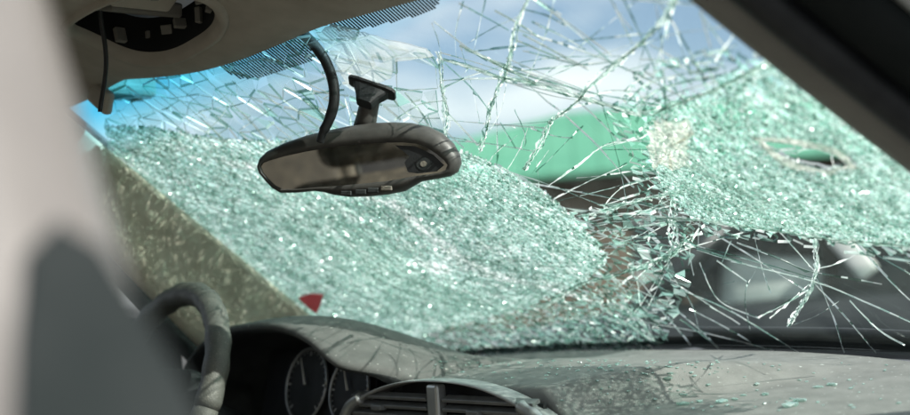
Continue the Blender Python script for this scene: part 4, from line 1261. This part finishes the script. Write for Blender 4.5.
# cabin: roof and pillars
xs = np.linspace(-0.55, 1.75, 14); Vr = []
for s in xs:
    for t_ in np.linspace(-0.60, 0.60, 9):
        Vr.append(PK(s, t_, 1.43 - 0.09 * ((s - 0.5) / 1.2) ** 2 - 0.05 * (t_ / .6) ** 2))
Vr2 = [(x, y, z - 0.04) for x, y, z in Vr]; m_ = len(Vr); Fg = grid_faces(14, 9)
brd = [(j, j + 1) for j in range(8)] + [(13 * 9 + j + 1, 13 * 9 + j) for j in range(8)] + [((i + 1) * 9, i * 9) for i in range(13)] + [(i * 9 + 8, (i + 1) * 9 + 8) for i in range(13)]
mesh_obj('roof', Vr + Vr2, Fg + [tuple(i + m_ for i in f[::-1]) for f in Fg] + [(a_, b_, b_ + m_, a_ + m_) for a_, b_ in brd], M_CARD, pk, True)
for sd_ in (-1, 1):
    for s0, s1, wd in ((-1.05, -0.5, .035), (0.30, 0.36, .05), (1.15, 1.2, .05), (2.0, 1.72, .07)):
        z1 = 1.40 - 0.09 * ((s1 - 0.5) / 1.2) ** 2 - .045
        Vt, Ft = tube([np.array(PK(s0, sd_ * .80, .88)), np.array(PK((s0 + s1) / 2, sd_ * .72, (z1 + .88) / 2)), np.array(PK(s1, sd_ * .60, z1 + .03))], wd, 8)
        mesh_obj('pillar', Vt, Ft, M_CARD, pk, True)
    for a0, a1, b0, b1 in ((-0.98, 0.27, -0.47, 0.32), (0.36, 1.12, 0.40, 1.15), (1.22, 1.95, 1.24, 1.70)):
        mesh_obj('side_window', [PK(a0, sd_ * .81, .90), PK(a1, sd_ * .81, .90), PK(b1, sd_ * .615, 1.35), PK(b0, sd_ * .615, 1.35)], [(0, 1, 2, 3)], M_TINT if sd_ < 0 else M_BLACKOUT, pk)
    for s in (-1.32, 1.30):
        wh_c = Vector(PK(s, sd_ * .80, .31)); axv = Vector((hd[0], hd[1], 0)); ux = Vector((ax[0], ax[1], 0))
        rr_ = []
        for r, d in ((.19, -.10), (.30, -.10), (.315, -.06), (.315, .06), (.30, .10), (.19, .10)):
            rr_.append([tuple(wh_c + axv * d + ux * r * math.cos(t_) + Vector((0, 0, r * math.sin(t_)))) for t_ in np.linspace(0, 6.283, 28, endpoint=False)])
        Vt, Ft = loft(rr_, cap=False); wl = mesh_obj('wheel', Vt, Ft, M_TYRE, pk, True)
        Vt, Ft = loft([[tuple(wh_c + axv * d + ux * r * math.cos(t_) + Vector((0, 0, r * math.sin(t_)))) for t_ in np.linspace(0, 6.283, 28, endpoint=False)] for r, d in ((.19, sd_ * .06), (.10, sd_ * .085), (.02, sd_ * .08))])
        mesh_obj('rim', Vt, Ft, M_SILVER, wl)
mesh_obj('front_window', [PK(-1.02, -.74, .90), PK(-1.02, .74, .90), PK(-0.50, .58, 1.36), PK(-0.50, -.58, 1.36)], [(0, 1, 2, 3)], M_BLACKOUT, pk)
mesh_obj('rear_window', [PK(2.0, -.74, .95), PK(2.0, .74, .95), PK(1.74, .58, 1.32), PK(1.74, -.58, 1.32)], [(0, 1, 2, 3)], M_BLACKOUT, pk)


def pk_box(name, s, t_, z, h, mat, rx=0.0, bev=0.06, label=None):
    bm = box((0, 0, 0), h, None, bev, 4)
    Rm = Matrix(((ax[0], hd[0], 0), (ax[1], hd[1], 0), (0, 0, 1))).to_4x4()
    bm.transform(Matrix.Translation(Vector(PK(s, t_, z))) @ Rm @ Matrix.Rotation(rx, 4, 'Y'))
    o = bm_obj(name, bm, mat, pk, True)
    if label: o['label'] = label


def pk_at(px): return math.tan(math.atan((px - 455) / FPX) - math.atan((850 - 455) / FPX)) * 6.4


pk_box('seat_back', pk_at(778) - 0.02, -0.28, 0.94, (0.25, 0.22, 0.17), M_SEATL, 0.12, 0.09, 'pale grey seat back')
pk_box('seat_back', pk_at(872), -0.25, 1.02, (0.16, 0.20, 0.22), M_DASHD, 0.2, 0.07)
pk_box('seat_belt_panel', pk_at(853), -0.735, 1.09, (0.05, 0.02, 0.12), M_SEATL, -0.6, 0.015, 'pale slanted inner pillar cover')
pk_box('blue_box', pk_at(893), 0.15, 1.18, (0.16, 0.12, 0.05), M_BLUE, 0.0, 0.01, 'blue object inside')
pk_box('load_cover', pk_at(885), -0.45, 0.98, (0.22, 0.16, 0.08), M_CARD, 0.0, 0.02)

# ------------------------------------------------------------------ building with a green roof
bl, bh = horiz(600, 26.0)
bx_ = np.array([-bh[1], bh[0]]); bx_ = bx_ if bx_ @ CR[:2] > 0 else -bx_
br = thing('building', 'low brown building with a bright green ribbed metal roof', 'building', (bl[0], bl[1], 0))


def BL(s, t_, z): return (bl[0] + bx_[0] * s + bh[0] * t_, bl[1] + bx_[1] * s + bh[1] * t_, z)


def bbox(name, s0, s1, t0, t1, z0, z1, mat, parent=br):
    Vq = [BL(s, t_, z) for z in (z0, z1) for s, t_ in ((s0, t0), (s1, t0), (s1, t1), (s0, t1))]
    return mesh_obj(name, Vq, [(3, 2, 1, 0), (4, 5, 6, 7), (0, 1, 5, 4), (1, 2, 6, 5), (2, 3, 7, 6), (3, 0, 4, 7)], mat, parent)


wallo = bbox('wall', -7.9, 8.2, 1.0, 6.5, 0, 3.42, M_WALL)
ridge = [BL(-0.6, 3.8, 5.25), BL(6.5, 3.8, 5.25)]
ev = [BL(-8.5, 0.3, 3.42), BL(8.8, 0.3, 3.42), BL(8.8, 7.3, 3.42), BL(-8.5, 7.3, 3.42)]
evb = [(x, y, z - 0.12) for x, y, z in ev]
roof = mesh_obj('roof', ev + ridge + evb, [(0, 1, 5, 4), (1, 2, 5), (2, 3, 4, 5), (3, 0, 4), (0, 6, 7, 1), (1, 7, 8, 2), (2, 8, 9, 3), (3, 9, 6, 0), (9, 8, 7, 6)], M_GREEN, br)
for s in np.arange(-8.2, 8.6, 0.6):
    lo_ = np.array(BL(s, 0.3, 3.43))
    top_s = min(max(s, -1.0), 6.5)
    fr_ = 1.0
    if s < -0.6: fr_ = (s + 8.5) / 7.9
    if s > 6.5: fr_ = (8.8 - s) / 2.3
    hi_ = np.array(BL(s, 0.3 + 3.5 * fr_, 3.43 + 1.83 * fr_))
    Vt, Ft = tube([lo_, hi_], 0.016, 5); mesh_obj('roof_rib', Vt, Ft, M_GREEN, roof)
for s in (-4.2, -1.8, 0.8, 3.2, 5.8):
    wn = bbox('window', s, s + 1.2, 0.96, 1.02, 1.0, 2.2, M_BLACK)
    bbox('frame', s - 0.06, s + 1.26, 0.93, 0.97, 0.92, 1.0, M_SEATL, wn)
    bbox('frame', s - 0.06, s + 1.26, 0.93, 0.97, 2.2, 2.28, M_SEATL, wn)
bbox('door', 2.2, 3.0, 0.95, 1.02, 0.0, 2.1, M_CARD)

# grey shed added to give the dark tone behind the slit
sb, sh_ = horiz(905, 31.0)
sx = np.array([-sh_[1], sh_[0]]); sx = sx if sx @ CR[:2] > 0 else -sx
shd = thing('backdrop', 'made-up dark grey flat-roofed shed beyond the green-roofed building', 'backdrop', (sb[0], sb[1], 0))
M_BACKDROP = plastic('grey_cladding', (0.07, 0.075, 0.08), (0.10, 0.105, 0.11), 0.6, 2, 0.0, 30)


def SB(s_, t_, z): return (sb[0] + sx[0] * s_ + sh_[0] * t_, sb[1] + sx[1] * s_ + sh_[1] * t_, z)


def sbox(name, s0, s1, t0, t1, z0, z1, mat):
    Vq = [SB(a_, b_, z) for z in (z0, z1) for a_, b_ in ((s0, t0), (s1, t0), (s1, t1), (s0, t1))]
    return mesh_obj(name, Vq, [(3, 2, 1, 0), (4, 5, 6, 7), (0, 1, 5, 4), (1, 2, 6, 5), (2, 3, 7, 6), (3, 0, 4, 7)], mat, shd)


sbox('wall', -2.3, 4.5, 0, 5, 0, 4.0, M_BACKDROP)
sbox('roof', -2.5, 4.7, -0.25, 5.2, 4.0, 4.25, M_CARD)
sbox('door', 0.4, 2.2, -0.04, 0.02, 0, 2.6, M_CARD)
for k in range(9): sbox('cladding_rib', -2.2 + k * 0.75, -2.12 + k * 0.75, -0.05, 0.01, 0, 3.98, M_BACKDROP)
